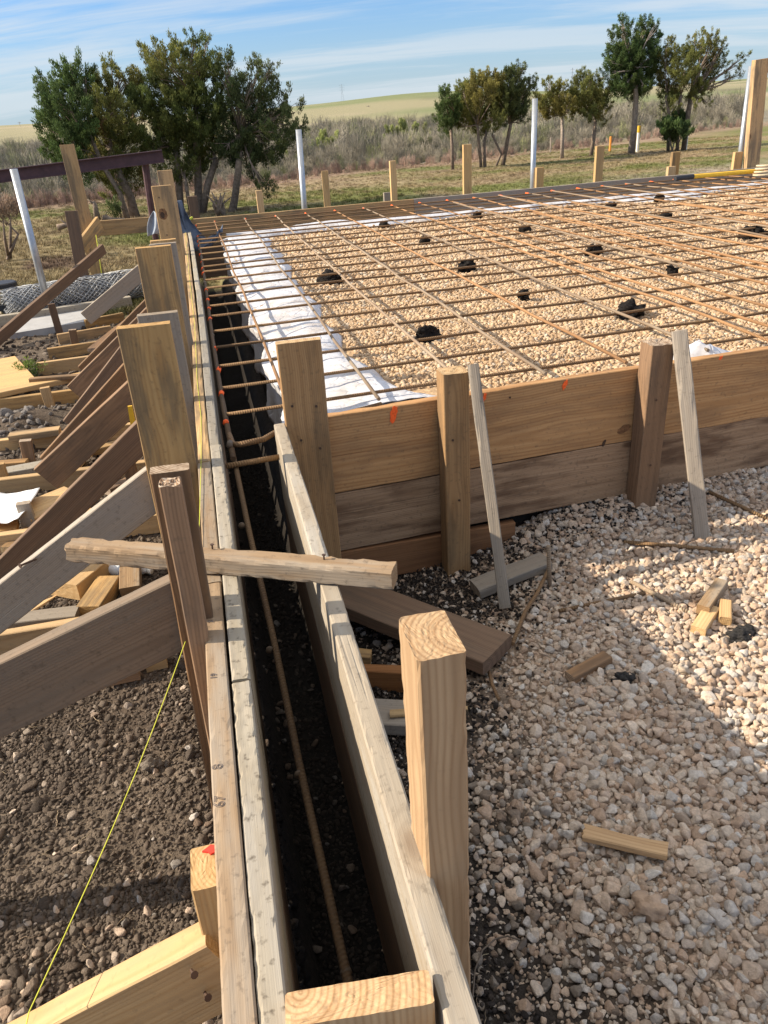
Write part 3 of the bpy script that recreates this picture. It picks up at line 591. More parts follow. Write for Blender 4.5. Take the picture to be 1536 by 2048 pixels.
knot(top_board, 1248, 858, cx(1.64), 0.032, 0.016, M_KNOT, 0.35); knot(top_board, 1208, 886, cx(1.56), 0.006, 0.016, M_KNOT2, -0.4)
knot(top_board, 1020, 795, cx(1.1), 0.004, 0.004, M_KNOT2)
# posts and leaning sticks of the cross form
corner_post = stake('corner_post', 'broad brown plank post standing at the corner of the two forms', 0.207, 0.367, 2.695, 0.305, -0.75, 0.042, W_MID, n=6)
s2 = stake('form_stake', 'square brown post left of the thin leaning grey stick', 0.803, 0.905, 2.655, 0.128, -0.82, 0.092, W_MID, group='square posts of the front form', n=6, end1=0.004)
s3 = stake('form_stake', 'dark weathered square post beside the wider leaning two by four', 1.692, 1.792, 2.71, 0.118, -0.75, 0.092, W_BROWN, group='square posts of the front form', n=6, end1=0.008)
a = Py(946, 729, 2.64); b = Pz(1010, 1214, -0.70)
board('leaning_stick', 'thin grey weathered stick leaning on the form beside the brown square post', 'prop', b, a, (1, -0.4, 0), 0.043, 0.040, W_GREY, 'sticks leaning on the front form', n=5, wane=0.003)
a = Py(1357, 661, 2.70); b = Pz(1403, 1077, -0.66)
board('leaning_stick', 'wider grey two by four leaning on the form beside the dark square post', 'prop', b, a, (1, -0.55, 0), 0.060, 0.045, W_GREY, 'sticks leaning on the front form', n=5, wane=0.003)
# the big stake in front
stake('near_stake', 'thick split-topped stake standing nearest the camera right of the trench', 0.184, 0.249, 0.735, 0.400, -0.85, 0.098, W_HEART, lean=(-0.003, 0), n=14, ch=0.004, end1=0.0016, capn=16, wane=0.0011, seed=21, seg=0.02)

# ------------------------------------------------------------------ stakes on the outside of the left form
GS = 'stakes along the left form'
stake('form_stake', 'narrow dark brown stake with a pale frayed top beside the loose stick', -0.176, -0.133, 1.425, 0.375, -0.9, 0.042, W_BROWN, lean=(0.024, 0), group=GS, end1=0.010, capn=8, seed=2)
stake('form_stake', 'brown stake directly behind the frayed narrow stake', -0.205, -0.125, 1.515, 0.372, -0.9, 0.040, W_BROWN, lean=(0.030, 0), group=GS)
stake('form_stake', 'tall wide yellow stake with dark mould streaks, nearest of the wide ones', -0.286, -0.126, 2.45, 0.47, -0.85, 0.042, W_TAN, group=GS, n=6, seed=12)
stake('form_stake', 'wide mouldy stake just behind the tallest streaked one', -0.28, -0.125, 3.15, 0.36, -0.85, 0.042, W_GREY, group=GS)
stake('form_stake', 'wide clean yellow stake, third of the wide row from the camera', -0.278, -0.125, 3.65, 0.545, -0.85, 0.042, W_TAN, group=GS)
stake('form_stake', 'grey stake half hidden right behind the wide clean yellow one', -0.24, -0.112, 4.1, 0.50, -0.85, 0.042, W_GREY, group=GS)
stake('form_stake', 'low yellow stake in front of the knotted one', -0.27, -0.127, 4.75, 0.44, -0.85, 0.042, W_TAN, group=GS)
kst = stake('form_stake', 'wide stake with one big dark knot beside the cloth', -0.262, -0.128, 5.95, 0.652, -0.85, 0.042, W_TAN, group=GS)
knot(kst, 326, 428, 5.95, 0.030, 0.040, M_KNOT); knot(kst, 325, 430, 5.9495, 0.015, 0.020, M_KNOT2)
stake('form_stake', 'tall yellow stake rising behind the knotted stake', -0.255, -0.130, 7.33, 0.687, -0.85, 0.042, W_TAN, group=GS)
# red-topped stake and the near kicker
rst = board('form_stake', 'sawn pale stake with red paint on its cut top beside the near yellow kicker', 'stake', (-0.150, 0.915, -0.85), (-0.148, 0.915, -0.082), (1, 0, 0), 0.055, 0.085, W_FRESH, GS, n=8, end1=0.0015, capn=8)
mb = MB(); V = [(-0.136 + (0.010 + .004 * (k % 3)) * math.cos(k * 0.628), 0.945 + (0.007 + .003 * (k % 2)) * math.sin(k * 0.628), -0.0775) for k in range(10)]
mb.add(V + [(a_, b_, c_ - 0.006) for a_, b_, c_ in V], [tuple(range(10))] + [(i, 10 + i, 10 + (i + 1) % 10, (i + 1) % 10) for i in range(10)]); mb.build('paint_mark', M_RED, rst)
GB = 'slanted kicker braces of the left form'
def brace(label, pa, pb, yf, wd, mat, t=0.042, ext=0.0, grow=0.0, **kw):
    a = Py(*pa, yf); b = Py(*pb, yf); d = (b - a).normalized(); a = a - d * ext; b = b + d * grow
    return edgeboard('kicker_brace', label, 'brace', a, b, wd, t, mat, GB, **kw)
ka, kb = Pz(410, 1893, -0.19), Pz(110, 2048, -0.33); ka = Pz(410, 1893, -0.19); kd = (kb - ka).normalized()
kick = edgeboard('kicker_brace', 'fresh yellow kicker brace nearest the camera with two bent nails', 'brace', ka + kd * 1.0, ka, 0.168, 0.055, W_FRESH, GB, n=7, end1=0.004, capn=7)
for (u, v) in ((383, 1940), (410, 1985)):
    nail(kick, Py(u, v, ka.y - 0.004), (0.3, -0.8, 0.5), 0.003, 0.02)
brace('broad grey board kicked against the frayed brown stake, largest brace', (0, 1325), (366, 1151), 1.575, 0.185, W_DGREY, ext=1.75, grow=0.0, n=6)
brF = brace('silver grey brace with one rusty nail behind the loose stick', (0, 1168), (293, 940), 2.50, 0.145, W_GREY, ext=0.25, grow=0.04, n=5)
nail(brF, Py(72, 1118, 2.495), (-0.7, -0.7, 0.1), 0.004, 0.06)
brace('dark brown brace ending behind the tallest streaked stake', (0, 1118), (275, 843), 3.10, 0.115, W_DARK, ext=0.15, grow=0.06)
brace('wide brown brace with a pale dusty top edge', (97, 912), (255, 764), 3.60, 0.135, W_BROWN, ext=0.1, grow=0.10)
brace('narrow brown brace just behind the wide dusty one', (79, 916), (243, 732), 4.05, 0.11, W_BROWN, ext=0.0, grow=0.12)
brace('dark brace running up to the low yellow stake', (155, 805), (237, 697), 4.70, 0.14, W_DARK, ext=0.15, grow=0.2)
brace('reddish brown brace in the far half of the row', (164, 743), (290, 618), 5.42, 0.12, W_BROWN, ext=0.15, grow=0.05)
brace('thin brown brace running up to the knotted stake', (193, 697), (290, 600), 6.0, 0.12, W_BROWN, ext=0.2, grow=0.1)
brace('far grey brace in front of the chain-link roll', (192, 600), (273, 532), 8.0, 0.14, W_GREY, ext=0.2, grow=0.12)
# sleepers on the ground that hold the braces' feet
GL = 'sleepers on edge on the ground left of the form'
def sleeper(label, pa, pb, mat, h=0.10, zt=-0.65, t=0.042, **kw):
    return edgeboard('sleeper', label, 'sleeper', Pz(*pa, zt), Pz(*pb, zt), h, t, mat, GL, **kw)
sleeper('yellow sleeper lying in front of the short offcuts', (-70, 1282), (160, 1244), W_FRESH, 0.12)
sleeper('yellow sleeper under the silver grey brace', (-60, 1080), (312, 1030), W_FRESH)
sleeper('long orange-yellow sleeper behind the white paper', (-60, 967), (300, 924), W_FRESH)
sleeper('reddish yellow sleeper with a peg behind the dark pile of soil', (-60, 890), (262, 848), W_FRESH)
sleeper('half grey sleeper with a short peg in the middle', (-60, 806), (176, 776), W_TAN)
sleeper('pale yellow sleeper right of the plywood sheet', (72, 727), (215, 708), W_FRESH, 0.13)
sleeper('tan sleeper with a block at its left end, second behind the plywood sheet', (94, 698), (205, 682), W_TAN)
sleeper('tan sleeper beside the dark upright peg', (114, 669), (221, 652), W_TAN)
sleeper('farthest sleeper in front of the batter boards', (170, 640), (246, 625), W_TAN)
board('loose_plank', 'flat pale plank lying across the sleepers right of the plywood', 'plank', Pz(-30, 793, -0.63), Pz(212, 742, -0.63), (0, 1, 0), 0.10, 0.04, W_FRESH)
GP = 'pegs against the sleepers'
for lab, p, h, mat in (('short brown peg against the reddish yellow sleeper', (58, 925), 0.16, W_BROWN), ('short yellow peg against the half grey sleeper', (101, 812), 0.16, W_TAN),
                       ('dark upright peg behind the tan sleeper', (120, 665), 0.30, W_DARK), ('brown peg in front of the tan sleeper', (150, 692), 0.17, W_BROWN),
                       ('grey peg at the edge of the white paper', (62, 1060), 0.17, W_GREY), ('brown peg hidden behind the silver grey brace', (268, 975), 0.2, W_BROWN), ('pale peg at the left picture edge', (8, 970), 0.15, W_TAN)):
    q_ = Pz(p[0], p[1], -0.72)
    board('peg', lab, 'peg', (q_.x, q_.y, -0.82), (q_.x + random.uniform(-.02, .02), q_.y, -0.74 + h), (1, 0.05, 0), 0.065, 0.04, mat, GP)
# offcuts and litter on the left
def lying(name, label, cat, pa, pb, wd, t, mat, z=-0.72, flat=True, group=None, dz=0.0, **kw):
    a = Pz(*pa, z); b = Pz(*pb, z + dz); d = (b - a).normalized(); up = Vector((0, 0, 1)); sidev = up.cross(d)
    return board(name, label, cat, a, b, sidev if flat else up, wd, t, mat, group, **kw)
GO = 'offcuts on the soil at the left'
lying('offcut', 'big square yellow offcut block with growth rings beside the water bottle', 'offcut', (190, 1130), (125, 1180), 0.17, 0.075, W_FRESH, -0.70, group=GO, n=6)
lying('offcut', 'small wedge-cut offcut between the square block and the bottle', 'offcut', (220, 1163), (178, 1225), 0.10, 0.065, W_TAN, -0.71, group=GO)
lying('offcut', 'upright pale offcut lying across the water bottle', 'offcut', (262, 1110), (262, 1182), 0.085, 0.05, W_TOP, -0.66, group=GO, dz=-0.05)
lying('offcut', 'grey flat offcut in front of the wedge-cut one', 'offcut', (25, 1243), (156, 1228), 0.08, 0.04, W_GREY, -0.70, group=GO)
lying('splinter', 'thin split sliver of yellow wood among the offcuts', 'splinter', (58, 1224), (112, 1192), 0.03, 0.012, W_FRESH, -0.735, taper1=0.25)
lying('offcut', 'small yellow block under the broad grey brace', 'offcut', (290, 1322), (332, 1312), 0.07, 0.06, W_FRESH, -0.70, group=GO)
lying('offcut', 'brown block in the shade of the broad grey brace', 'offcut', (212, 1352), (278, 1338), 0.07, 0.05, W_BROWN, -0.70, group=GO)
lying('plywood_scrap', 'orange plywood scrap with a corner sticking out from under the paper', 'plywood', (40, 1030), (150, 985), 0.22, 0.016, W_FRESH, -0.66)
lying('plywood_scrap', 'second plywood scrap beside the dark brace', 'plywood', (120, 1070), (190, 1020), 0.13, 0.016, W_FRESH, -0.70)
lying('plywood_sheet', 'large yellow plywood sheet corner at the left picture edge', 'plywood', (-110, 770), (52, 738), 0.95, 0.018, W_FRESH, -0.64)
lying('loose_plank', 'whitish plank lying behind the long sleeper under the braces', 'plank', (0, 948), (170, 915), 0.10, 0.035, W_CEM, -0.68)
for k_, (pa_, pb_, w_, t_, m__, z_, lab) in enumerate((((30, 1150), (95, 1120), .07, .04, W_TAN, -.71, 'tan offcut under the silver grey brace at the left edge'), ((195, 1268), (268, 1240), .06, .035, W_TOP, -.72, 'short dusty offcut below the wedge-cut one'),
        ((133, 944), (172, 896), .11, .03, W_FRESH, -.66, 'pale plank end sticking out between the two widest braces'), ((-20, 1062), (36, 1052), .10, .03, W_ORANGE, -.67, 'broken orange board below the white paper at the left edge'),
        ((20, 875), (120, 862), .08, .04, W_TAN, -.62, 'tan scrap lying on the grey gravel heap'), ((60, 760), (205, 748), .05, .03, W_MID, -.60, 'narrow tanned strip across the pale sleeper by the plywood'),
        ((185, 700), (260, 640), .09, .035, W_BROWN, -.66, 'brown board lying askew between the far braces'), ((95, 655), (178, 648), .10, .08, W_GREY, -.72, 'grey block in front of the concrete slab'),
        ((210, 830), (262, 815), .08, .04, W_TAN, -.68, 'tan block behind the yellow strap'), ((150, 860), (250, 800), .06, .035, W_DARK, -.70, 'dark strip in the shade under the braces'),
        ((250, 1000), (312, 985), .07, .04, W_FRESH, -.70, 'yellow offcut in the shade behind the frayed stake'), ((-10, 930), (55, 925), .06, .035, W_MID, -.70, 'tanned block left of the short brown peg'),
        ((118, 1015), (176, 1040), .10, .03, W_FRESH, -.69, 'yellow offcut between the paper and the dark brace'), ((215, 985), (262, 962), .06, .04, W_BROWN, -.70, 'brown offcut in the shade behind the tall stake'),
        ((10, 1100), (60, 1060), .05, .03, W_MID, -.70, 'tanned scrap in front of the white paper'), ((180, 905), (245, 888), .07, .04, W_TAN, -.71, 'tan offcut between the braces behind the paper'),
        ((30, 838), (92, 850), .06, .03, W_GREY, -.72, 'grey scrap on the dark pile of soil'), ((130, 1100), (172, 1085), .05, .025, W_TOP, -.72, 'small dusty scrap behind the square block'))):
    lying('offcut', lab, 'offcut', pa_, pb_, w_, t_, m__, z_, group=GO)
# white paper
def sheet_obj(name, label, cat, fn, nu, nv, mat, th=0.002, smooth=True, group=None):
    V = [fn(i / (nu - 1), j / (nv - 1)) for j in range(nv) for i in range(nu)]
    Fc = [(j * nu + i, j * nu + i + 1, (j + 1) * nu + i + 1, (j + 1) * nu + i) for j in range(nv - 1) for i in range(nu - 1)]
    o = link(name, mesh_np(name, V, Fc, smooth), None, mat); md = o.modifiers.new('thickness', 'SOLIDIFY'); md.thickness = th; md.offset = 0
    return tag(o, label, cat, group) if label else o
pa, pb, pc, pd_ = Pz(-30, 1048, -0.62), Pz(40, 1046, -0.62), Pz(82, 982, -0.62), Pz(-20, 985, -0.62)
sheet_obj('paper', 'crumpled white paper lying on plywood at the left picture edge', 'paper',
          lambda a, b: (pa.lerp(pb, a)).lerp(pd_.lerp(pc, a), b) + Vector((0, 0, 0.03 * (fnoise(a * 3.0, b * 3.0, 5) - 0.5) + (0.012 if a > 0.55 else 0) * (a - 0.55) * 4)), 14, 14, M_PAPER)
# water bottle lying on the soil
def bottle(label, pa, pb):
    a, b = Pz(*pa, -0.71), Pz(*pb, -0.71); L = (b - a).length; M = frame(a, b - a, (0, 0, 1))
    e = empty('water_bottle', a, label, 'bottle'); e.matrix_basis = M
    prof = [(0, 0.004), (0.004, 0.028)]
    for k in range(1, 15): x = 0.03 + 0.62 * k / 15; prof.append((x * L, 0.034 - (0.004 if k % 2 else 0)))
    prof += [(0.72 * L, 0.033), (0.80 * L, 0.025), (0.88 * L, 0.014), (0.93 * L, 0.013)]
    def lathe(pr, n=20):
        V = []; Fc = []
        for x, r in pr: V += [(x, r * math.cos(2 * math.pi * k / n), r * math.sin(2 * math.pi * k / n)) for k in range(n)]
        for i in range(len(pr) - 1): Fc += [(i * n + k, i * n + (k + 1) % n, (i + 1) * n + (k + 1) % n, (i + 1) * n + k) for k in range(n)]
        Fc += [tuple(range(n))[::-1], tuple(range((len(pr) - 1) * n, len(pr) * n))]; return V, Fc
    for nm, pr, mt in (('bottle_body', prof, M_CLEAR), ('cap', [(0.915 * L, 0.0155), (0.995 * L, 0.0155), (L, 0.013)], M_WHITEPOST)):
        o = link(nm, mesh_np(nm, *lathe(pr), True), e, mt)
bottle('empty clear ribbed water bottle lying among the offcuts', (200, 1133), (304, 1142))
mb = MB(); p = Py(263, 835, 3.3); mb.add([(p.x - .012, p.y, p.z - .05), (p.x + .012, p.y, p.z - .05), (p.x + .012, p.y, p.z + .05), (p.x - .006, p.y, p.z + .05), (p.x - .012, p.y + .012, p.z - .05), (p.x + .012, p.y + .012, p.z - .05), (p.x + .012, p.y + .012, p.z + .05), (p.x - .006, p.y + .012, p.z + .05)],
        [(0, 1, 2, 3), (7, 6, 5, 4), (0, 4, 5, 1), (1, 5, 6, 2), (2, 6, 7, 3), (3, 7, 4, 0)])
tag(mb.build('plastic_strap', M_YELLOW), 'bright yellow strap hanging beside the tallest streaked stake', 'strap')
for par, pts_, y_ in ((corner_post, ((584, 812), (632, 812), (602, 880), (640, 896), (606, 1000)), 2.694), (s2, ((905, 880), (918, 1000)), 2.654), (s3, ((1312, 800), (1300, 930)), 2.709), (kst, ((318, 395), (334, 470)), 5.949)):
    for (u_, v_) in pts_: nail(par, Py(u_, v_, y_ + 0.001), (0.05, -1, 0.05), 0.0022, 0.003)
# ------------------------------------------------------------------ loose stick across the trench
st = board('loose_stick', 'loose stick lying across both trench forms with a frayed left end', 'stick', Pz(146, 1097, 0.03), Pz(789, 1152, 0.03), (0, 0, 1), 0.052, 0.055, W_TOP, n=8, end0=0.010, capn=7, wane=0.0015, ch=0.005, seg=0.02)
for (u, v) in ((425, 1092), (648, 1113)): nail(st, Pz(u, v + 6, 0.056), (0.05, 0.0, 1), 0.0022, 0.012)
# ------------------------------------------------------------------ far form and batter boards
def fy(x): return 10.28 + 0.046 * x
GFAR = 'boards of the form along the far side of the slab'
xform('form_board', 'tan board of the far form between the cloth and the grey board', -0.08, 2.80, 0.0, 0.30, W_TAN, GFAR, f=fy)
xform('form_board', 'grey board of the far form on its right half', 2.805, 9.2, 0.004, 0.30, W_GREY, GFAR, f=fy)
xform('form_board', 'far form board running out of the picture on the right', 9.205, 13.5, 0.0, 0.30, W_GREY, GFAR, f=fy)
xform('form_board', 'dark lower course board of the far form', -0.08, 13.5, -0.305, 0.40, W_DARK, GFAR, f=fy, dy=0.003)
xform('batter_board', 'tan batter board running left from the far corner to the tall plank', -1.17, -0.17, 0.075, 0.17, W_TAN, None, f=lambda x: 10.26 + 0.02 * x, tilt=-0.012)['category'] = 'batter board'
a = Py(165, 492, 9.75); b = Py(199, 447, 10.15)
board('batter_board', 'short batter board set square to the long one at the tall plank', 'batter board', a, b, (0, 0, 1), 0.17, 0.04, W_TAN)
board('batter_plank', 'tall tan plank standing beyond the left form against the purple beam', 'stake', (-1.255, 10.22, -0.95), (-1.285, 10.22, 0.905), (1, 0, 0), 0.155, 0.042, W_TAN)
board('batter_plank', 'dark short plank standing left of the tall tan one', 'stake', (-1.36, 9.5, -0.95), (-1.305, 9.5, 0.265), (1, 0, 0), 0.13, 0.042, W_DARK)
a = Py(-40, 698, 7.55); b = Py(206, 488, 9.35)
edgeboard('batter_brace', 'dark two by four sloping down to the left behind the dark short plank', 'brace', a, b, 0.105, 0.042, W_DARK)
# yellow, tan and brown stakes beyond the far form
GY = 'stakes beyond the far form'
for (u, vt, wd, lab, mat, dy) in ((518, 381, .085, 'shortest bright yellow stake beyond the far form, leftmost of them', W_FRESH, .35), (650, 342, .085, 'bright yellow stake just right of the left silver pole', W_FRESH, .35),
        (786, 322, .085, 'slim bright yellow stake with a small block at its foot', W_FRESH, .35), (935, 289, .115, 'wide bright yellow stake midway along the far form', W_FRESH, .3),
        (1081, 335, .11, 'low yellow stake at the foot of the middle silver pole', W_FRESH, .3), (1202, 292, .12, 'tallest bright yellow stake right of the middle silver pole', W_FRESH, .35),
        (1354, 304, .13, 'tan wooden stake with a low yellow one in front', W_TAN, .75), (1345, 333, .12, 'low yellow stake in front of the tan one', W_FRESH, .3),
        (1479, 304, .13, 'yellow stake under the right silver pole', W_FRESH, .3), (384, 393, .12, 'dark brown stake behind the far left corner of the slab', W_DARK, .5)):
    y = 10.6 + dy; p = Py(u, vt, y); stake('far_stake', lab, p.x - wd / 2, p.x + wd / 2, y, p.z, -0.9, 0.06, mat, group=GY)
p = Py(776, 385, 11.4); stake('small_block', 'small grey block behind the slim yellow stake', p.x - .06, p.x + .05, 11.4, p.z, -0.85, 0.05, W_GREY, cat='block')
a = Py(1511, 352, 10.75); b = Py(1516, 118, 10.75)
tp = board('tall_post', 'tall tan lumber post at the right picture edge beside the silver pole', 'post', (a.x + 0.05, 10.85, -0.9), b + Vector((0.11, 0.1, 0)), (1, 0, 0), 0.21, 0.09, W_TAN)
mb = MB(); mb.add(*tube([Py(1503, 141, 11.02), Py(1560, 139, 11.02)], 0.035, 6)); mb.build('cross_rail', M_BLACK, tp)
# silver poles
GPOLE = 'silver fence poles standing around the slab'
for (pb_, pt_, y, r, lab) in (((106, 648), (27, 338), 9.0, .038, 'silver pole leaning in front of the purple beam at the left'), ((609, 417), (597, 259), 11.0, .038, 'silver pole right of the juniper clump beyond the far form'),
                              ((1065, 375), (1070, 197), 11.0, .037, 'silver pole standing midway between the right tree groups'), ((1481, 310), (1503, 132), 11.0, .040, 'silver pole beside the tall lumber post')):
    a = Py(*pb_, y); b = Py(*pt_, y); d = (a - b).normalized(); a = a + d * ((a.z + 0.9) / max(0.2, -d.z) if a.z > -0.85 else 0.02)
    mb = MB(); mb.add(*tube([a, b], r, 16)); e = mb.build('silver_pole', M_GALV, None, False, tuple(a)); tag(e, lab, 'pole', GPOLE)
    for poly in e.data.polygons: poly.use_smooth = len(poly.vertices) == 4
# purple steel beam on its post
e = empty('steel_beam_rack', Py(312, 475, 13.2), 'dark purple primed steel beam on a thin post in front of the junipers', 'steel beam')
a = Py(-60, 360, 13.0); b = Py(326, 312, 13.0); d = (b - a).normalized(); up = Vector((0, 0, 1)); up = (up - d * up.dot(d)).normalized(); sd_ = d.cross(up); mb = MB()
for (h0, h1, w0) in ((-0.085, -0.073, 0.06), (0.073, 0.085, 0.06), (-0.073, 0.073, 0.006)):
    V = [q_ + up * h + sd_ * s_ for q_ in (a, b) for h, s_ in ((h0, -w0), (h0, w0), (h1, w0), (h1, -w0))]
    mb.add(V, [(0, 1, 2, 3), (7, 6, 5, 4), (0, 4, 5, 1), (1, 5, 6, 2), (2, 6, 7, 3), (3, 7, 4, 0)])
mb.build('beam', M_PRIMER, e)
mb = MB(); mb.add(*tube([Py(290, 322, 13.05), Py(300, 400, 13.1), Py(312, 478, 13.2)], [.055, .05, .05], 8)); mb.build('post', M_PRIMER, e)
# chain-link roll, slab, timber, bucket stand
def chainlink():
    a, b = Pz(8, 612, -0.58), Pz(285, 566, -0.58); L = (b - a).length; M = frame(a, b - a, (0, 0, 1)); mb = MB(); r0 = 0.19; pitch = 0.075
    for layer in range(3):
        r = r0 - layer * 0.05; nw = 22 - layer * 4
        for sgn in (1, -1):
            for k in range(nw):
                pts = []
                for i in range(25):
                    x = L * i / 24; th = 2 * math.pi * k / nw + sgn * x / r * 0.9
                    rr = r * (1 + 0.06 * math.sin(7 * x + k)); q_ = M @ Vector((x, rr * 1.25 * math.cos(th), rr * 0.85 * math.sin(th))); pts.append(q_)
                mb.add(*tube(pts, 0.0062, 3, False))
    return tag(mb.build('chain_link_roll', plain('chain_link_wire', (0.36, 0.37, 0.38), 0.5, 0.4), None, True), 'roll of galvanised chain-link mesh lying behind the sleepers', 'wire mesh')
chainlink()
def slab(name, label, cat, pts, z0, z1, mat):
    V = [Vector((p.x, p.y, z)) for z in (z0, z1) for p in pts]; n = len(pts); mb = MB(); mb.add(V, [tuple(range(n))[::-1], tuple(range(n, 2 * n))] + [(i, (i + 1) % n, n + (i + 1) % n, n + i) for i in range(n)])
    return tag(mb.build(name, mat, None, False, tuple(V[0])), label, cat)
slab('concrete_slab', 'pale concrete slab lying on the ground in front of the chain-link roll', 'slab', [Pz(18, 668, -.68), Pz(188, 640, -.68), Pz(168, 612, -.68), Pz(30, 640, -.68)], -.82, -.68, M_CONC)
board('long_timber', 'long pale timber lying along the chain-link roll', 'timber', Pz(-10, 645, -.68), Pz(262, 603, -.68), (0, 0, 1), 0.12, 0.10, W_CEM)
e = empty('bucket_stand', Pz(8, 672, -.8), 'beige bucket with a black lid on a dark stand at the left picture edge', 'bucket')
q_ = Py(8, 585, 9.3)
def lath(c, pr, n=20):
    V = []; Fc = []
    for z, r in pr: V += [(c.x + r * math.cos(2 * math.pi * k / n), c.y + r * math.sin(2 * math.pi * k / n), c.z + z) for k in range(n)]
    for i in range(len(pr) - 1): Fc += [(i * n + k, i * n + (k + 1) % n, (i + 1) * n + (k + 1) % n, (i + 1) * n + k) for k in range(n)]
    return V, Fc + [tuple(range(n))[::-1], tuple(range((len(pr) - 1) * n, len(pr) * n))]
for nm, pr, mt in (('bucket', [(-.10, .125), (-.09, .13), (.06, .145)], M_BEIGE), ('lid', [(.062, .155), (.10, .155), (.11, .14)], M_BLACK), ('seat', [(-.17, .16), (-.16, .18), (-.105, .18)], M_BLACK)):
    mb = MB(); mb.add(*lath(q_, pr)); mb.build(nm, mt, e, False)
for dx, dy in ((-.12, -.1), (.12, -.1), (.1, .12), (-.1, .12)):
    mb = MB(); mb.add(*tube([q_ + Vector((dx, dy, -.172)), Vector((q_.x + dx * 1.2, q_.y + dy * 1.2, -.85))], .022, 8)); mb.build('leg', M_BEIGE, e, True)

# ------------------------------------------------------------------ rebar mat
def rebar(label, pts, r, mat, group, name='rebar'):
    pts = [Vector(p) for p in pts]; M = frame(pts[0], pts[-1] - pts[0], (0, 0, 1)); Mi = M.inverted()
    V, Fc = tube([Mi @ p for p in pts], r, 8); me = mesh_np('rebar', V, Fc); sm = [len(p.vertices) == 4 for p in me.polygons]; me.polygons.foreach_set('use_smooth', sm)
    o = link(name, me, None, mat); o.matrix_basis = M; return tag(o, label, 'rebar', group)
def sag(p0, p1, n, amp, seed, axis='z'):
    r = random.Random(seed); p0, p1 = Vector(p0), Vector(p1); s0 = r.uniform(0, 99); out = []
    for i in range(n):
        p = p0.lerp(p1, i / (n - 1)); p.z += amp * mn.noise(Vector((s0, i * 0.9, 0))); k = amp * 1.3 * mn.noise(Vector((s0, i * 0.35, 7)))
        if axis == 'y': p.y += k
        else: p.x += k
        out.append(p)
    return out
def sleeve(parent, p, d, r, L, mat=M_ORANGE, name='paint_mark'):
    d = Vector(d).normalized(); mb = MB(); mb.add(*tube([Vector(p) - d * L / 2, Vector(p) + d * L / 2], r, 8)); return mb.build(name, mat, parent, True)
BR = 0.0078
GYB = 'rebar running away from the camera'
for i in range(31):
    xf = 0.222 + 0.377 * i; ys = 2.80 + 0.053 * xf; xn = xf + random.uniform(-.02, .02)
    if i == 0: xn = 0.245; ys = 2.95
    lab = 'rusty rebar running away from the camera, ' + (ORD[i] if i < 30 else 'last') + ' from the trench'
    m_ = random.choice((M_RUST, M_RUST, M_RUST, M_RUSTG))
    o = rebar(lab, sag((xn, ys + 0.05, -0.012), (xf, fy(xf) - 0.03, -0.045), 16, 0.014, 300 + i), BR, m_, GYB)
    pe = Vector((xf, fy(xf) - 0.10, -0.045)); sleeve(o, pe, (0, 1, 0), BR + 0.0025, 0.10)
for i, (xx, ya, yb) in enumerate(((2.55, 3.0, 7.6), (3.06, 4.2, 9.8), (3.42, 3.1, 8.2), (3.80, 5.2, 10.2), (4.17, 3.2, 8.8), (4.56, 4.4, 10.2), (4.93, 3.2, 7.9), (5.30, 4.5, 10.2), (5.68, 3.3, 9.0))):
    rebar('second bar lapped beside the %s rebar running away from the camera' % ORD[int(round((xx - 0.222) / 0.377))], sag((xx, ya, 0.005), (xx + 0.09, yb, -0.02), 12, 0.012, 700 + i), BR, (M_RUST, M_RUSTG)[i % 2], GYB)
GXB = 'rebar running across the slab'
ybars = [3.014, 3.369, 3.73, 4.093, 4.464, 4.852, 5.171, 5.503, 5.804, 6.147, 6.53, 6.81, 7.172, 7.57, 7.9, 8.24, 8.6, 8.95, 9.3, 9.65, 10.0]
for i, yb in enumerate(ybars):
    pts = sag((0.0, yb, -0.035), (12.0, yb + 0.05 * 12, -0.035), 24, 0.012, 500 + i, 'y')
    rebar('brown ribbed rebar crossing the slab, %s from the front form' % ORD[i], pts, BR, M_RUSTD, GXB)
# trench bars
tb = rebar('long rebar with orange ties lying along the inside of the left form', [(-0.02, 10.15, -0.055), (0.0, 8.0, -0.05), (-0.005, 6, -0.055), (-0.012, 4.4, -0.05), (-0.01, 3.2, -0.055), (-0.002, 2.62, -0.07)], 0.0105, M_RUSTB, 'rebar in the trench')
for i, yb in enumerate([2.75] + ybars):
    sleeve(tb, (-0.008 + random.uniform(-.003, .003), yb + random.uniform(-.05, .05), -0.052), (0.1, 1, 0), 0.0120, random.uniform(.015, .05), M_ORANGE if i % 5 else M_WIRE, 'tie_wire')
bp = [(-0.008, 3.35, -0.075), (0.0, 2.72, -0.09), (0.012, 2.2, -0.16), (0.03, 1.75, -0.27), (0.038, 1.35, -0.33), (0.05, 0.95, -0.36), (0.062, 0.55, -0.38), (0.07, 0.25, -0.39)]
tb2 = rebar('bent brown rebar sagging down the middle of the narrow trench', bp, 0.0092, M_RUSTB, 'rebar in the trench')
rebar('rebar hooked over at the trench corner in front of the plank post', [(0.62, 2.93, -0.05), (0.18, 2.80, -0.055), (0.12, 2.735, -0.055), (0.03, 2.715, -0.055), (0.004, 2.74, -0.06), (-0.004, 2.86, -0.065)], 0.0115, M_RUSTD, 'rebar in the trench')
rebar('short rebar stub under the hooked one at the trench corner', [(0.17, 2.64, -0.095), (-0.03, 2.60, -0.085)], 0.011, M_RUSTD, 'rebar in the trench')
mb = MB()
for yb in (0.86, 1.32, 1.72, 2.3):
    for i in range(2): pass
for i, (yb, zb) in enumerate(((0.86, -0.366), (1.32, -0.333), (1.73, -0.275), (2.25, -0.152))):
    xb = 0.053 - 0.02 * (yb - 0.86) / 0.45; sleeve(tb2, (xb, yb, zb), (-0.02, 1, -0.05), 0.0108, 0.008, M_WIRE, 'tie_wire')
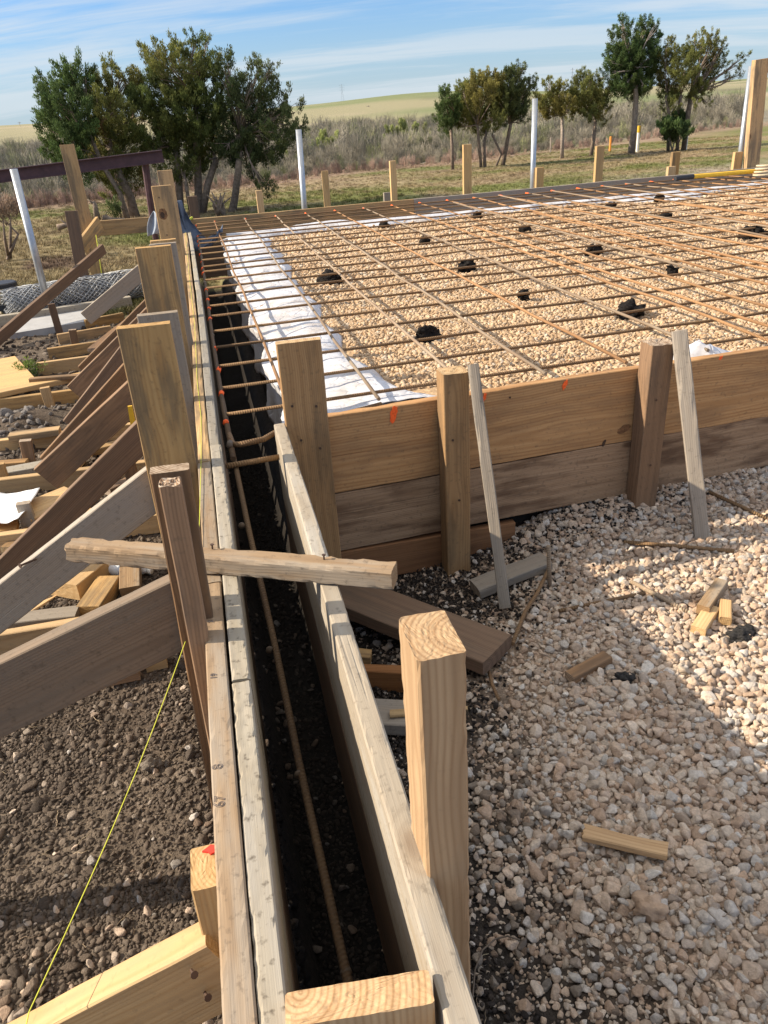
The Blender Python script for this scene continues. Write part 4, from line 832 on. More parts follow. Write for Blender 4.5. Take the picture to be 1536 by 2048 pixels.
# dark clods that carry the mat
def clod(name, label, c, rx, rz, mat, seed, cat='clod', group=None, sub=4):
    V, Fc = ico(sub); r = np.random.default_rng(seed); f = r.uniform(0, 50, 3)
    nz = np.array([mn.noise(Vector(v * 1.6 + f)) * 0.5 + mn.noise(Vector(v * 4 + f)) * 0.3 + mn.noise(Vector(v * 9 + f)) * 0.16 for v in V]); V = V * (1 + nz)[:, None]
    V = V * np.array((rx, rx * r.uniform(0.6, 0.85), rz)); a = r.uniform(-.5, .5); V[:, :2] = V[:, :2] @ np.array(((math.cos(a), math.sin(a)), (-math.sin(a), math.cos(a))))
    o = link(name, mesh_np(name, V, Fc, False), None, mat); o.location = c; return tag(o, label, cat, group)
for i, (p, s_, lab) in enumerate((((855, 672), .085, 'black clod nearest the corner post, on the front row'), ((1262, 622), .10, 'widest black clod right of the front row, above the dark square post'), ((658, 559), .11, 'flat black clod beside the white sheeting'),
        ((934, 534), .09, 'black clod in the second row near the middle of the gravel'), ((1047, 589), .05, 'small lone black clod between the two front rows'), ((850, 484), .09, 'dim black clod in the third row from the front'), ((1050, 461), .11, 'long black clod in the third row under a thick bar'),
        ((1188, 503), .10, 'black clod with a tail right of the second row'), ((1222, 413), .10, 'round black clod in the fourth row'), ((1328, 434), .12, 'long flat black clod in the fourth row to the right'), ((1505, 467), .13, 'large black clod near the right picture edge'),
        ((955, 432), .09, 'small black clod near the far sheeting'), ((1318, 397), .11, 'farthest black clod in front of the yellow level'), ((768, 452), .09, 'black clod farthest to the left in front of the far sheeting'), ((1345, 543), .05, 'grey small clod on the gravel right of the widest one'))):
    c = Pz(p[0], p[1], -0.09); clod('support_clod', lab, c, s_ * (0.8 if c.y < 6.5 else 0.62), (0.055 if c.y < 6.5 else 0.045) if s_ > .06 else .035, M_ASPH, 40 + i, 'clod', 'black clods under the rebar mat', 4 if c.y < 6.5 else 3)
# ------------------------------------------------------------------ white poly sheeting
def left_sheet(a, b):
    y = 2.98 + 6.1 * b; wob = fnoise(y * 2.2, 0, 91) - 0.5; lob = abs(math.sin(y * 4.2 + 3 * (fnoise(y * 0.7, 1, 92))))
    xr = (0.68 if y > 3.7 else 0.68 + (3.7 - y) * 0.35) + 0.13 * wob + 0.04 * lob; x0 = 0.245 + 0.022 * math.sin(y * 6 + 2 * wob)
    if a < 0.62:
        f = a / 0.62; x = xr + (x0 - xr) * f; z = pad_z(np.array(x), np.array(y)) + 0.030 * math.sin(math.pi * min(1, 0.1 + f)) * (0.5 + lob * 0.6) + 0.028
        z -= 0.03 * f * f + (0.035 * (1 - f * 8) if f < 0.125 else 0)
    else:
        f = (a - 0.62) / 0.38; hang = 0.10 + 0.34 * fnoise(y * 1.9, 3.3, 93); x = x0 + 0.022 * math.sin(f * 2.6) - 0.035 * f * (fnoise(y * 7, f * 2, 94) - 0.35); z = -0.125 - hang * f
    k = 0.020 * (fnoise(x * 9 + 3, y * 5, 95) - 0.5) + 0.009 * (fnoise(x * 25, y * 16, 96) - 0.5)
    return Vector((float(x) + (k * 2.2 if a > 0.6 else k * 0.3), y, float(z) + k))
sheet_obj('poly_sheet', 'white poly sheeting folded over the left edge of the gravel and hanging into the trench', 'sheeting', left_sheet, 46, 280, M_PLASTIC, 0.0015)
def front_sheet(a, b):
    x = 0.30 + 2.6 * a; wd = 0.30 - 0.16 * float(sstep(0.5, 1.1, np.array(x))) + 0.08 * math.exp(-((x - 2.05) / 0.22) ** 2) + 0.06 * (fnoise(x * 3, 0, 97) - 0.5)
    y = cx(x) + 0.05 + wd * b; z = -0.088 + 0.024 * float(sstep(0.9, 1.3, np.array(x))) + 0.02 * (fnoise(x * 7, b * 2.5, 98) - 0.5) + 0.06 * math.exp(-((x - 2.12) / 0.13) ** 2 - ((b - 0.6) / 0.3) ** 2) * (0.6 + fnoise(x * 20, b * 5, 6))
    return Vector((x, y, float(z)))
sheet_obj('poly_sheet', 'white poly sheeting along the back of the orange-brown front board, crumpled at the right', 'sheeting', front_sheet, 150, 14, M_PLASTIC, 0.0015)
def far_sheet(a, b):
    x = 0.3 + 8.5 * a; w_ = 0.25 + 0.75 * max(0, fnoise(x * 0.9, 0, 99) - 0.30) * 1.2
    y = 9.28 + 0.055 * x + 0.25 * (fnoise(x * 1.5, 0, 9) - 0.5) - w_ * b + 0.05; z = pad_z(np.array(x), np.array(y)) + 0.035 + 0.05 * math.sin(math.pi * b) * fnoise(x * 3, 1, 12) + 0.02 * (fnoise(x * 8, b * 4, 13) - 0.5) - (0.25 * max(0, 0.12 - b) / 0.12)
    return Vector((x, float(y), float(z) - (0.04 * (b - 0.85) / 0.15 if b > 0.85 else 0)))
sheet_obj('poly_sheet', 'strip of white poly sheeting along the far edge of the gravel', 'sheeting', far_sheet, 170, 12, M_PLASTIC, 0.0015)
# ------------------------------------------------------------------ cloth on the far left corner
cp = [(338, 405, 9.0), (352, 412, 9.0), (362, 440, 9.05), (372, 462, 9.0), (390, 480, 8.95), (410, 488, 8.9), (428, 478, 8.95), (440, 466, 9.0)]
cw = [.20, .24, .22, .24, .26, .22, .26, .16]
def cloth_fn(a, b):
    f = a * (len(cp) - 1); i = min(int(f), len(cp) - 2); g_ = f - i; p = Py(*cp[i][:2], cp[i][2]).lerp(Py(*cp[i + 1][:2], cp[i + 1][2]), g_); w_ = cw[i] + (cw[i + 1] - cw[i]) * g_
    s_ = (b - 0.5) * w_; return p + Vector((s_ * 0.55, s_ * 0.8 + 0.03 * math.sin(b * 14 + a * 6), s_ * 0.45 + 0.035 * math.sin(b * 11 + a * 9) + 0.03 * (fnoise(a * 9, b * 4, 15) - 0.5)))
sheet_obj('cloth', 'dark blue-grey cloth draped over the far left corner of the form', 'cloth', cloth_fn, 50, 18, M_CLOTH, 0.004)
c0 = Py(309, 425, 7.6); c1_ = Py(303, 470, 7.6)
def cloth2(a, b):
    w_ = 0.06 + 0.09 * math.sin(math.pi * min(1, b * 0.8)); p = c0.lerp(c1_, b); return p + Vector((w_ * (a - 0.3), 0.03 * math.sin(a * 9), 0.01 * math.sin(a * 7 + b * 4)))
sheet_obj('cloth', 'pale blue-grey rag hanging left of the knotted stake', 'cloth', cloth2, 14, 18, plain('pale_rag', (0.30, 0.34, 0.40), 0.8, var=0.15), 0.004)
# ------------------------------------------------------------------ yellow mason line and screed level
sp = [Py(376, 440, 10.2), Vector((-0.128, 9.0, 0.006)), Vector((-0.112, 6.0, 0.004)), Vector((-0.098, 4.5, 0.004)), Vector((-0.104, 3.4, 0.004)), Vector((-0.098, 2.9, 0.004)), Vector((-0.108, 2.46, 0.004)), Vector((-0.126, 1.9, 0.005)), Vector((-0.1265, 1.62, 0.0))]
s_end = Pz(58, 2024, -0.262); sp += [sp[-1].lerp(s_end, k / 8) + Vector((0, 0, -0.03 * math.sin(math.pi * k / 8))) for k in range(1, 9)] + [s_end + Vector((-0.004, -0.045, -0.005)), s_end + Vector((-0.01, -0.055, -0.10))]
mb = MB(); mb.add(*tube(sp, 0.001, 6)); tag(mb.build('mason_line', M_STRING, None, True), 'thin yellow mason line running down the left form to the near kicker', 'string')
p = Py(380, 436, 10.3); mb = MB(); mb.add(*tube([p + Vector((.03 * math.cos(k), .03 * math.sin(k) - .05, .012 * math.sin(k * 2.3))) for k in np.linspace(0, 14, 40)], .007, 5)); tag(mb.build('string_knot', M_STRING, None, True), 'knot of yellow line at the far left corner', 'string')
mb = MB(); a = Py(192, 470, 9.7); mb.add(*tube([a, Py(205, 560, 9.7), Py(214, 610, 9.9)], .006, 4)); tag(mb.build('mason_line', M_STRING, None, True), 'yellow line hanging down beside the tall tan plank', 'string')
a, b, c = Pz(1350, 357, .035), Pz(1386, 353, .035), Pz(1524, 341, .035); e = empty('screed_level', a, 'yellow level with a black end lying on the far form', 'level')
mb = MB(); mb.add(*tube([b, c], .028, 8)); mb.build('level_body', M_YELLOW, e); mb = MB(); mb.add(*tube([a, b], .032, 8)); mb.build('end_cap', M_BLACK, e)
p = Pz(1530, 352, -0.02); mb = MB(); mb.add(*tube([p + Vector((.16 * math.cos(k) * (1 - k * .012), .12 * math.sin(k), .006 * k)) for k in np.linspace(0, 25, 110)], .013, 5)); tag(mb.build('rope_coil', M_BEIGE, None, True), 'coil of rope lying at the end of the yellow level', 'rope')

# ------------------------------------------------------------------ litter on the pink gravel
def gp(u, v, dz=0.0):
    z = -0.66
    for _ in range(4): p = Pz(u, v, z); z = float(gz(p.x, p.y)) + 0.012 + dz
    return Pz(u, v, z)
def rlying(name, label, cat, pa, pb, wd, t, mat, up=0.02, tilt=0.0, flat=True, **kw):
    a = gp(*pa, up); b = gp(*pb, up); a.z += tilt; d = (b - a).normalized(); sidev = Vector((0, 0, 1)).cross(d)
    return board(name, label, cat, a, b, sidev if flat else Vector((0, 0, 1)), wd, t, mat, **kw)
rlying('loose_plank', 'wide dark plank lying aslant from the trench form to the gravel', 'plank', (640, 1190), (995, 1310), 0.19, 0.055, W_DARK, 0.05, 0.05, n=6)
rlying('loose_plank', 'reddish board on edge under the wide dark plank', 'plank', (660, 1350), (925, 1362), 0.085, 0.045, W_RED, 0.05, flat=False)
rlying('loose_plank', 'grey plank lying behind the thick near stake', 'plank', (690, 1430), (900, 1442), 0.12, 0.045, W_GREY, 0.03)
rlying('splinter', 'yellow wood sliver lying on the grey plank behind the near stake', 'splinter', (780, 1428), (935, 1416), 0.03, 0.012, W_FRESH, 0.065, taper1=0.5)
rlying('offcut', 'small tan block beside the trench form under the wide dark plank', 'offcut', (712, 1315), (742, 1318), 0.05, 0.05, W_TAN, 0.03)
rlying('loose_stud', 'weathered two by four lying behind the thin leaning stick', 'stud', (950, 1178), (1092, 1122), 0.095, 0.045, W_GREY, 0.03, n=6, wane=0.006)
GOR = 'offcuts on the pink gravel'
rlying('offcut', 'longer grey offcut lying on the sunlit gravel beside the black asphalt chunk', 'offcut', (1442, 1168), (1405, 1222), 0.045, 0.040, W_TOP, 0.025, group=GOR)
rlying('offcut', 'pale offcut under the longer grey one on the sunlit gravel', 'offcut', (1424, 1218), (1396, 1262), 0.052, 0.035, W_FRESH, 0.01, group=GOR)
rlying('offcut', 'smallest tan offcut right of the pair on the sunlit gravel', 'offcut', (1450, 1206), (1450, 1242), 0.042, 0.035, W_TAN, 0.02, group=GOR)
rlying('offcut', 'thin dark brown offcut lying in the shade on the gravel', 'offcut', (1140, 1355), (1215, 1314), 0.045, 0.03, W_BROWN, 0.02, group=GOR)
rlying('split_stick', 'pale split stick lying on the gravel below the shade edge', 'stick', (1170, 1665), (1335, 1702), 0.045, 0.022, W_HEART, 0.02, n=6, wane=0.008, end0=0.012)
GRB = 'scraps of rebar on the pink gravel'
def rb(label, pts, r=0.0075, dz=0.008, mat=M_RUSTD): return rebar(label, [gp(*p, dz) for p in pts], r, mat, GRB, 'rebar_scrap')
rb('straight rebar scrap at the foot of the leaning two by four', [(1247, 1084), (1468, 1102)], 0.0085)
rb('rebar scrap in the shade pointing at the sunlit scrap', [(1118, 1222), (1290, 1186)])
rb('rusty rebar scrap on the edge of the sunlight pointing at the offcuts', [(1262, 1163), (1388, 1230)], 0.0085, 0.008, M_RUSTG)
rb('rebar scrap leaving the picture on the right by the front form', [(1418, 984), (1545, 1042)], 0.0085)
a = gp(1103, 1170); rebar('upright rebar pin standing in the gravel behind the loose stud', [a + Vector((0, 0, -.1)), a + Vector((-0.012, 0.02, 0.17))], 0.0085, M_RUSTG, GRB, 'rebar_scrap')
rb('bent rebar running from the upright pin to the wide dark plank', [(1098, 1138), (1075, 1185), (1050, 1225), (1025, 1288)], 0.008, 0.02)
rb('dark rebar poking out from under the wide dark plank', [(975, 1330), (985, 1370), (998, 1400)], 0.006)
clod('limestone_rock', 'largest pointed tan rock lying alone on the gravel', gp(1302, 1818, 0.01), 0.040, 0.035, M_ROCK, 5, 'rock', None, 3)
clod('asphalt_chunk', 'black asphalt chunk beside the offcuts in the sun', gp(1484, 1272, 0.004), 0.058, 0.022, M_ASPH2, 6, 'chunk')
clod('asphalt_chunk', 'small black asphalt chunk in the shade right of the dark offcut', gp(1250, 1357, 0.002), 0.036, 0.016, M_ASPH2, 7, 'chunk')
clod('soil_clod', 'pale crumbly clod of soil under the yellow line on the left', Pz(305, 1530, -0.73), 0.028, 0.024, plain('pale_clod', (0.17, 0.14, 0.11), 0.95, var=0.4, scale=80, bump=1, bscale=70), 8, 'clod')
mb = MB(); pw = [gp(*q_, 0.01) for q_ in ((945, 2000), (950, 1940), (965, 1900), (990, 1878), (1015, 1872), (1040, 1880))]; mb.add(*tube(pw, .0022, 5)); tag(mb.build('bent_wire', M_WIRE, None, True), 'curved brown root lying on the gravel beside the near form', 'root')

# ------------------------------------------------------------------ trees and brush
def leaf_mat():
    m, t, b = newmat('juniper_foliage'); a = t.n('ShaderNodeVertexColor', {'layer_name': 'leaf'}).outputs[0]
    t.set(b.inputs['Base Color'], a); b.inputs['Roughness'].default_value = 0.75; b.inputs['Specular IOR Level'].default_value = 0.2
    tr = t.n('ShaderNodeBsdfTranslucent', None, Color=t.n('ShaderNodeHueSaturation', None, Color=a, Value=1.3).outputs[0])
    mx = t.n('ShaderNodeMixShader', None, Fac=0.25); t.set(mx.inputs[1], b); t.set(mx.inputs[2], tr)
    out = [n for n in t.nt.nodes if n.type == 'OUTPUT_MATERIAL'][0]; t.set(out.inputs[0], mx); return m
M_LEAF = leaf_mat()
def sprays(C, D, n_blade, ln, wd, cols, r):
    """C centres, D directions of the tufts: each is n_blade tapering blades about its direction; numpy arrays of verts, tris, colours"""
    n = len(C); C = np.repeat(C, n_blade, 0); D = np.repeat(D, n_blade, 0); col = np.repeat(cols, n_blade, 0)
    d = D + r.normal(0, 0.5, D.shape); d /= np.linalg.norm(d, axis=1)[:, None]
    L = ln * r.uniform(0.55, 1.25, len(C))[:, None]; s = np.cross(d, r.normal(size=d.shape)); s /= np.linalg.norm(s, axis=1)[:, None] + 1e-9
    base = C + r.normal(0, ln * 0.35, C.shape); W = wd * r.uniform(0.7, 1.3, len(C))[:, None]
    V = np.stack((base, base + d * L * 0.5 + s * W, base + d * L, base + d * L * 0.5 - s * W), 1).reshape(-1, 3)
    Fc = np.arange(len(C) * 4).reshape(-1, 4); col = np.clip(col * r.uniform(0.7, 1.3, (len(C), 1)), 0, 1)
    return V, Fc, np.repeat(col, 4, 0)
def crown_mesh(name, clumps, r, dens, ln, wd, cols, blades=11):
    """clumps: (centre, rx, rz): tufts on shells of lumpy clumps, pointing outward and up"""
    Cs = []; Ds = []; Ks = []
    for (c, rx, rz) in clumps:
        base = 0.5 * np.array(cols[r.integers(len(cols))]) + 0.5 * np.mean(cols, 0)
        nsub = max(5, int(dens * rx * rx * 10.5)); 
        for k in range(nsub):
            u = r.normal(size=3); u /= np.linalg.norm(u); rad = r.uniform(0.35, 1.0) ** 0.6; sc = np.array(c) + u * np.array((rx, rx, rz)) * rad
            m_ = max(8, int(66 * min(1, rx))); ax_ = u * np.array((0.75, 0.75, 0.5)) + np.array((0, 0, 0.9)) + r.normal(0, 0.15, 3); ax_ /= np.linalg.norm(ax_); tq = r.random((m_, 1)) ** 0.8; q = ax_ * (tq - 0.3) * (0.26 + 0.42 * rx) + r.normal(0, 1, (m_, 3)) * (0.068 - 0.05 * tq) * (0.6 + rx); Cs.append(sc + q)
            dd = u * 0.6 + np.array((0, 0, 1.3)); Ds.append(np.repeat(dd[None], m_, 0)); kc = np.array(base) * r.uniform(0.7, 1.25); Ks.append(kc[None] * (0.55 + 0.85 * tq))  # colour graded from shaded inside to lit tips, light painted in
    V, Fc, col = sprays(np.concatenate(Cs), np.concatenate(Ds), blades, ln, wd, np.concatenate(Ks), r)
    me = mesh_np(name, V, Fc); a = me.color_attributes.new('leaf', 'FLOAT_COLOR', 'POINT'); 
    a.data.foreach_set('color', np.concatenate((col[:len(me.vertices)], np.ones((len(me.vertices), 1))), 1).ravel()); return me
GREEN = [(0.078, 0.118, 0.038), (0.062, 0.098, 0.032), (0.09, 0.122, 0.036)]
OLIVE = [(0.165, 0.158, 0.042), (0.13, 0.145, 0.042), (0.19, 0.155, 0.045), (0.10, 0.125, 0.04)]
DKGRN = [(0.075, 0.096, 0.036), (0.105, 0.115, 0.038), (0.06, 0.082, 0.032)]
def tree(label, y, trunks, clumps, cols, seed, group, dens=9.5, bark=M_BARK, ln=0.066, wd=0.0085, spread=0.5):
    r = np.random.default_rng(seed); pm = 1538 / (y * 1.02)               # pixels of the photograph per metre at that distance
    t0 = trunks[0][0]; base = Py(t0[0], t0[1], y); base.z = float(gz(base.x, base.y)) - 0.05
    e = empty('juniper_tree', base, label, 'tree', group); cl = []
    for (u, v, rp) in clumps:
        p = Py(u, v, y + r.normal(0, spread)); cl.append((np.array(p), rp / pm, rp / pm * 1.1))
    tops = []
    mb = MB()
    for path in trunks:
        pts = [Py(u, v, y + 0.15 * i * r.normal()) for i, (u, v, w_) in enumerate(path)]; pts[0] = Vector((pts[0].x, pts[0].y, min(pts[0].z, float(gz(pts[0].x, pts[0].y)) - 0.02)))
        rad = [w_ / pm / 2 for (_, _, w_) in path]; mb.add(*tube(pts, rad, 8)); tops.append((pts[-1], rad[-1], pts[len(pts) // 2], rad[len(pts) // 2]))
    mb.build('trunk', bark, e, True, tuple(base))
    mb = MB()
    for (c, rx, rz) in cl:
        c = Vector(c); tp, rd, _, _ = min(tops, key=lambda q_: (q_[0] - c).length); mid = tp.lerp(c, 0.5) + Vector(r.normal(0, 0.12, 3)) + Vector((0, 0, -0.05)); mb.add(*tube([tp, mid, c], [rd * 0.5, rd * 0.33, 0.012], 5))
        for k in range(4):
            q_ = c + Vector(r.normal(0, rx * 0.55, 3)); mb.add(*tube([mid, q_.lerp(mid, 0.4), q_], [rd * 0.2, rd * 0.14, 0.005], 4))
    mb.build('limbs', bark, e, True, tuple(base))
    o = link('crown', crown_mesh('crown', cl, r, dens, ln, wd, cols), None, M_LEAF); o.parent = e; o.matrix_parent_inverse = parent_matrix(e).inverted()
    return e
GJ = 'junipers standing beyond the site'
tree('dark green juniper at the left end of the left clump', 21.5, [[(256, 435, 8), (240, 385, 8), (205, 330, 7), (180, 270, 6)], [(250, 430, 6), (238, 385, 6), (190, 310, 4)]],
     [(150, 165, 26), (125, 190, 30), (110, 225, 28), (145, 230, 38), (100, 260, 18), (128, 275, 32), (155, 300, 36), (118, 310, 20), (150, 345, 26), (170, 190, 24), (165, 260, 30), (140, 145, 11), (95, 200, 12), (172, 160, 9)], GREEN, 1, GJ)
tree('olive bronze juniper leaning in the middle of the left clump', 22.3, [[(270, 437, 20), (258, 395, 19), (232, 340, 18), (215, 280, 12)]],
     [(190, 200, 22), (215, 185, 24), (200, 235, 28), (225, 225, 26), (245, 255, 34), (215, 280, 32), (255, 300, 32), (225, 340, 30), (205, 325, 22), (240, 370, 28), (262, 345, 24), (224, 140, 12), (219, 160, 12), (250, 150, 10), (262, 200, 24), (255, 170, 13), (250, 390, 16)], OLIVE, 2, GJ)
tree('tallest juniper of the left clump with a bronze top', 22.0, [[(395, 424, 15), (397, 380, 14), (394, 300, 12), (390, 190, 8)], [(405, 424, 12), (415, 370, 12), (433, 318, 10)], [(358, 408, 13), (357, 350, 12), (350, 290, 9)], [(378, 405, 7), (372, 370, 6), (364, 330, 5)]],
     [(305, 130, 22), (330, 120, 22), (300, 165, 24), (345, 155, 28), (318, 205, 34), (292, 220, 24), (375, 130, 24), (395, 110, 18), (388, 85, 9), (412, 85, 6), (405, 135, 22), (375, 180, 32), (410, 185, 34), (350, 240, 38), (395, 240, 40), (425, 225, 28), (330, 285, 30), (370, 300, 32), (410, 290, 32), (300, 270, 26), (345, 330, 24), (385, 335, 24), (420, 320, 22), (310, 110, 9), (350, 100, 9)], OLIVE[:3] + GREEN, 3, GJ)
tree('dark juniper at the right end of the left clump with one hanging branch', 21.5, [[(464, 427, 15), (470, 395, 13), (476, 345, 12), (482, 270, 9)]],
     [(455, 135, 15), (450, 165, 20), (470, 185, 24), (455, 115, 8), (505, 160, 18), (535, 155, 14), (540, 140, 9), (518, 135, 8), (500, 200, 30), (535, 185, 18), (470, 230, 30), (510, 245, 34), (545, 225, 20), (575, 205, 16), (590, 225, 14), (580, 250, 22), (555, 265, 26), (520, 290, 30), (470, 285, 32), (450, 310, 22), (495, 315, 24), (540, 305, 24), (595, 258, 11), (560, 295, 18), (510, 355, 11), (525, 375, 14), (535, 385, 10)], DKGRN, 4, GJ)
tree('small slim juniper left of the middle tree group', 34, [[(905, 330, 7), (904, 290, 6), (900, 240, 5)]], [(888, 205, 16), (900, 195, 11), (895, 235, 20), (912, 225, 16), (905, 255, 14), (880, 250, 12), (893, 187, 5)], GREEN, 5, GJ, dens=13)
tree('broad juniper of the middle group on three thin trunks', 34, [[(962, 325, 7), (958, 290, 6), (955, 250, 5)], [(970, 325, 7), (968, 290, 6), (975, 250, 5)]], [(945, 175, 18), (930, 200, 22), (960, 190, 24), (985, 170, 18), (945, 225, 24), (975, 215, 26), (930, 240, 18), (960, 250, 18), (995, 195, 18), (925, 180, 9), (955, 158, 8), (990, 245, 16)], OLIVE, 6, GJ, dens=13)
tree('juniper of the middle group leaning right over a bent trunk', 34.5, [[(1006, 325, 8), (1014, 285, 8), (1022, 245, 6)], [(992, 325, 5), (1002, 308, 5), (985, 270, 4)]], [(1010, 165, 18), (1035, 150, 14), (1043, 138, 5), (1030, 180, 22), (1055, 175, 14), (1010, 200, 22), (1035, 215, 22), (1062, 200, 10), (1015, 230, 18), (1045, 235, 12), (1062, 160, 7)], DKGRN, 7, GJ, dens=13)
tree('light thin-crowned juniper right of the middle silver pole', 36, [[(1124, 314, 8), (1125, 270, 7), (1124, 230, 5)]], [(1098, 178, 11), (1090, 200, 14), (1118, 190, 16), (1105, 215, 20), (1130, 215, 16), (1088, 225, 12), (1142, 200, 10), (1120, 172, 6), (1140, 225, 13), (1098, 165, 4)], OLIVE[:3], 8, GJ, dens=13, bark=M_BARKG)
tree('round juniper between the thin-crowned one and the tallest right tree', 36, [[(1182, 308, 8), (1188, 270, 8), (1191, 230, 6)]], [(1165, 160, 13), (1165, 145, 5), (1160, 185, 18), (1185, 175, 18), (1205, 185, 16), (1175, 210, 22), (1200, 215, 18), (1152, 215, 14), (1212, 205, 10), (1208, 240, 9), (1180, 235, 12)], OLIVE, 9, GJ, dens=13)
tree('tallest dark green juniper of the right group on a pale bare trunk', 36, [[(1262, 309, 15), (1268, 260, 11), (1272, 200, 10), (1270, 140, 7)]], [(1243, 55, 10), (1244, 40, 4), (1255, 65, 12), (1295, 50, 14), (1310, 50, 7), (1235, 85, 18), (1265, 95, 22), (1295, 85, 20), (1225, 115, 14), (1250, 125, 26), (1285, 120, 26), (1225, 145, 16), (1250, 160, 26), (1285, 155, 26), (1308, 110, 12), (1240, 180, 16), (1270, 185, 18), (1295, 180, 12), (1305, 145, 12)], GREEN, 10, GJ, dens=13, bark=M_BARKG)
tree('wide olive juniper at the right with a sparse drooping right side', 35, [[(1370, 272, 10), (1376, 230, 10), (1382, 190, 8)], [(1340, 265, 7), (1337, 225, 6), (1332, 190, 5)], [(1360, 250, 7), (1358, 220, 6), (1362, 190, 5)]], [(1332, 95, 14), (1330, 125, 18), (1335, 160, 20), (1360, 110, 14), (1395, 85, 12), (1385, 110, 18), (1425, 85, 12), (1440, 95, 12), (1420, 115, 20), (1370, 140, 24), (1405, 150, 24), (1440, 125, 14), (1335, 195, 18), (1365, 185, 20), (1395, 185, 16), (1415, 180, 9), (1475, 130, 8), (1490, 112, 6), (1462, 150, 8), (1480, 150, 6), (1415, 205, 6), (1390, 215, 8), (1405, 72, 5), (1340, 215, 14)], OLIVE + OLIVE[:2], 11, GJ, dens=11)
def shrub(label, u, v, y, clumps, cols, seed, dens=12, ln=0.13, wd=0.02, group='shrubs beyond the field'):
    r = np.random.default_rng(seed); pm = 1538 / (y * 1.02); base = Py(u, v, y); base.z = float(gz(base.x, base.y)); e = empty('shrub', base, label, 'shrub', group); cl = []
    for (a, b, rp) in clumps: p = Py(a, b, y + r.normal(0, 0.3)); cl.append((np.array(p), rp / pm, rp / pm))
    mb = MB()
    for (c, rx, rz) in cl: mb.add(*tube([base + Vector(r.normal(0, .05, 3)), Vector(c).lerp(base, 0.5) + Vector(r.normal(0, .1, 3)), Vector(c)], [.035, .025, .008], 5))
    mb.build('stems', M_BARK, e, True, tuple(base)); o = link('foliage', crown_mesh('foliage', cl, r, dens, ln, wd, cols), None, M_LEAF); o.parent = e; o.matrix_parent_inverse = parent_matrix(e).inverted(); return e
LGREEN = [(0.30, 0.34, 0.10), (0.26, 0.29, 0.10), (0.32, 0.33, 0.14)]
SAGE = [(0.24, 0.235, 0.12), (0.22, 0.22, 0.12)]
shrub('bushy dark green shrub at the foot of the wide olive juniper', 1348, 280, 34.5, [(1335, 262, 14), (1352, 252, 16), (1365, 265, 12), (1345, 272, 12)], GREEN, 21, 14)
shrub('light green bush right of the left silver pole', 650, 312, 52, [(640, 290, 17), (655, 284, 17), (668, 292, 13), (630, 300, 10), (655, 302, 16)], LGREEN, 22, 2.2, 0.10, 0.012)
shrub('light green bush low beside the left silver pole', 585, 340, 46, [(580, 325, 15), (590, 340, 13), (576, 345, 11)], LGREEN, 23, 2.2, 0.10, 0.012)
shrub('yellowish green bushes before the hill left of the middle trees', 810, 300, 70, [(790, 275, 19), (815, 268, 21), (840, 275, 18), (800, 292, 17), (830, 296, 16)], [LGREEN[1], SAGE[0]], 24, 1.2, 0.14, 0.016)
shrub('dark leafy bush at the brush edge left of the slim juniper', 850, 325, 50, [(840, 305, 14), (856, 298, 15), (868, 310, 11)], [(0.12, 0.125, 0.07), (0.14, 0.135, 0.085)], 25, 3, 0.11, 0.012)
shrub('tiny dark juniper sprout at the foot of the leaning olive juniper', 232, 428, 21, [(229, 424, 4.5), (235, 420, 4)], DKGRN, 26, 16, 0.07, 0.01)
shrub('small green weed growing beside the plywood sheet', 60, 770, 6.3, [(54, 766, 3.5), (62, 762, 4), (70, 767, 3)], [(0.12, 0.17, 0.04)], 27, 300, 0.025, 0.004)
shrub('dry scraggly bush standing left of the silver pole in the field', 8, 470, 15, [(6, 440, 14), (20, 430, 12), (-6, 425, 12)], [(0.20, 0.14, 0.10), (0.15, 0.11, 0.08)], 28, 5, 0.10, 0.006)

# bare grey brush as one mass
def brush_proto(seed, green=False):
    r = np.random.default_rng(seed); mb = MB()
    for k in range(26):
        a = r.uniform(0, 6.28); sp_ = r.uniform(0.06, 0.38); h = r.uniform(0.6, 1.0); p0 = Vector((0.12 * math.cos(a), 0.12 * math.sin(a), 0)); p2 = Vector((sp_ * math.cos(a), sp_ * math.sin(a), h)); p1 = p0.lerp(p2, 0.5) + Vector(r.normal(0, 0.05, 3))
        mb.add(*tube([p0, p1, p2], [0.010, 0.007, 0.0025], 3, False))
        for j in range(6):
            f = r.uniform(0.3, 1); q_ = (p0.lerp(p1, f * 2) if f < .5 else p1.lerp(p2, f * 2 - 1)); e_ = q_ + Vector((r.normal(0, .08), r.normal(0, .08), r.uniform(.08, .28)))
            mb.add(*tube([q_, q_.lerp(e_, .5) + Vector(r.normal(0, .015, 3)), e_], [.005, .004, .0015], 3, False))
    return mesh_np('brush', np.array(mb.V), mb.F)
M_TWIG = inst_mat('grey_twigs', 0, 0.9, 0.3)
n = 44000; Yb = 30 + 250 * rng.random(n) ** 1.7; Xb = (rng.random(n) * 2 - 1) * 0.62 * Yb + 0.10 * Yb; d = Yb - edge_y(Xb)
keep = (d > -0.5) & (Yb < 195 + 60 * fnoise(Xb * 0.02, Yb * 0.02, 66)) & (fnoise(Xb * 0.07, Yb * 0.07, 77) > 0.18 + 0.14 * sstep(120, 260, Yb)); Xb, Yb, d = Xb[keep], Yb[keep], d[keep]
P = np.stack((Xb, Yb, gz(Xb, Yb) - 0.05), 1); k = infrustum(P, 0.12); P = P[k]; d = d[k]
hgt = rng.choice([0.6, 0.9, 1.0, 1.45], len(P)) * (0.35 + 0.85 * sstep(0, 12, d)) * rng.uniform(0.65, 1.25, len(P)) * (1 + 1.3 * sstep(55, 130, P[:, 1])) * (0.75 + 0.5 * fnoise(P[:, 0] * 0.08, P[:, 1] * 0.08, 78))
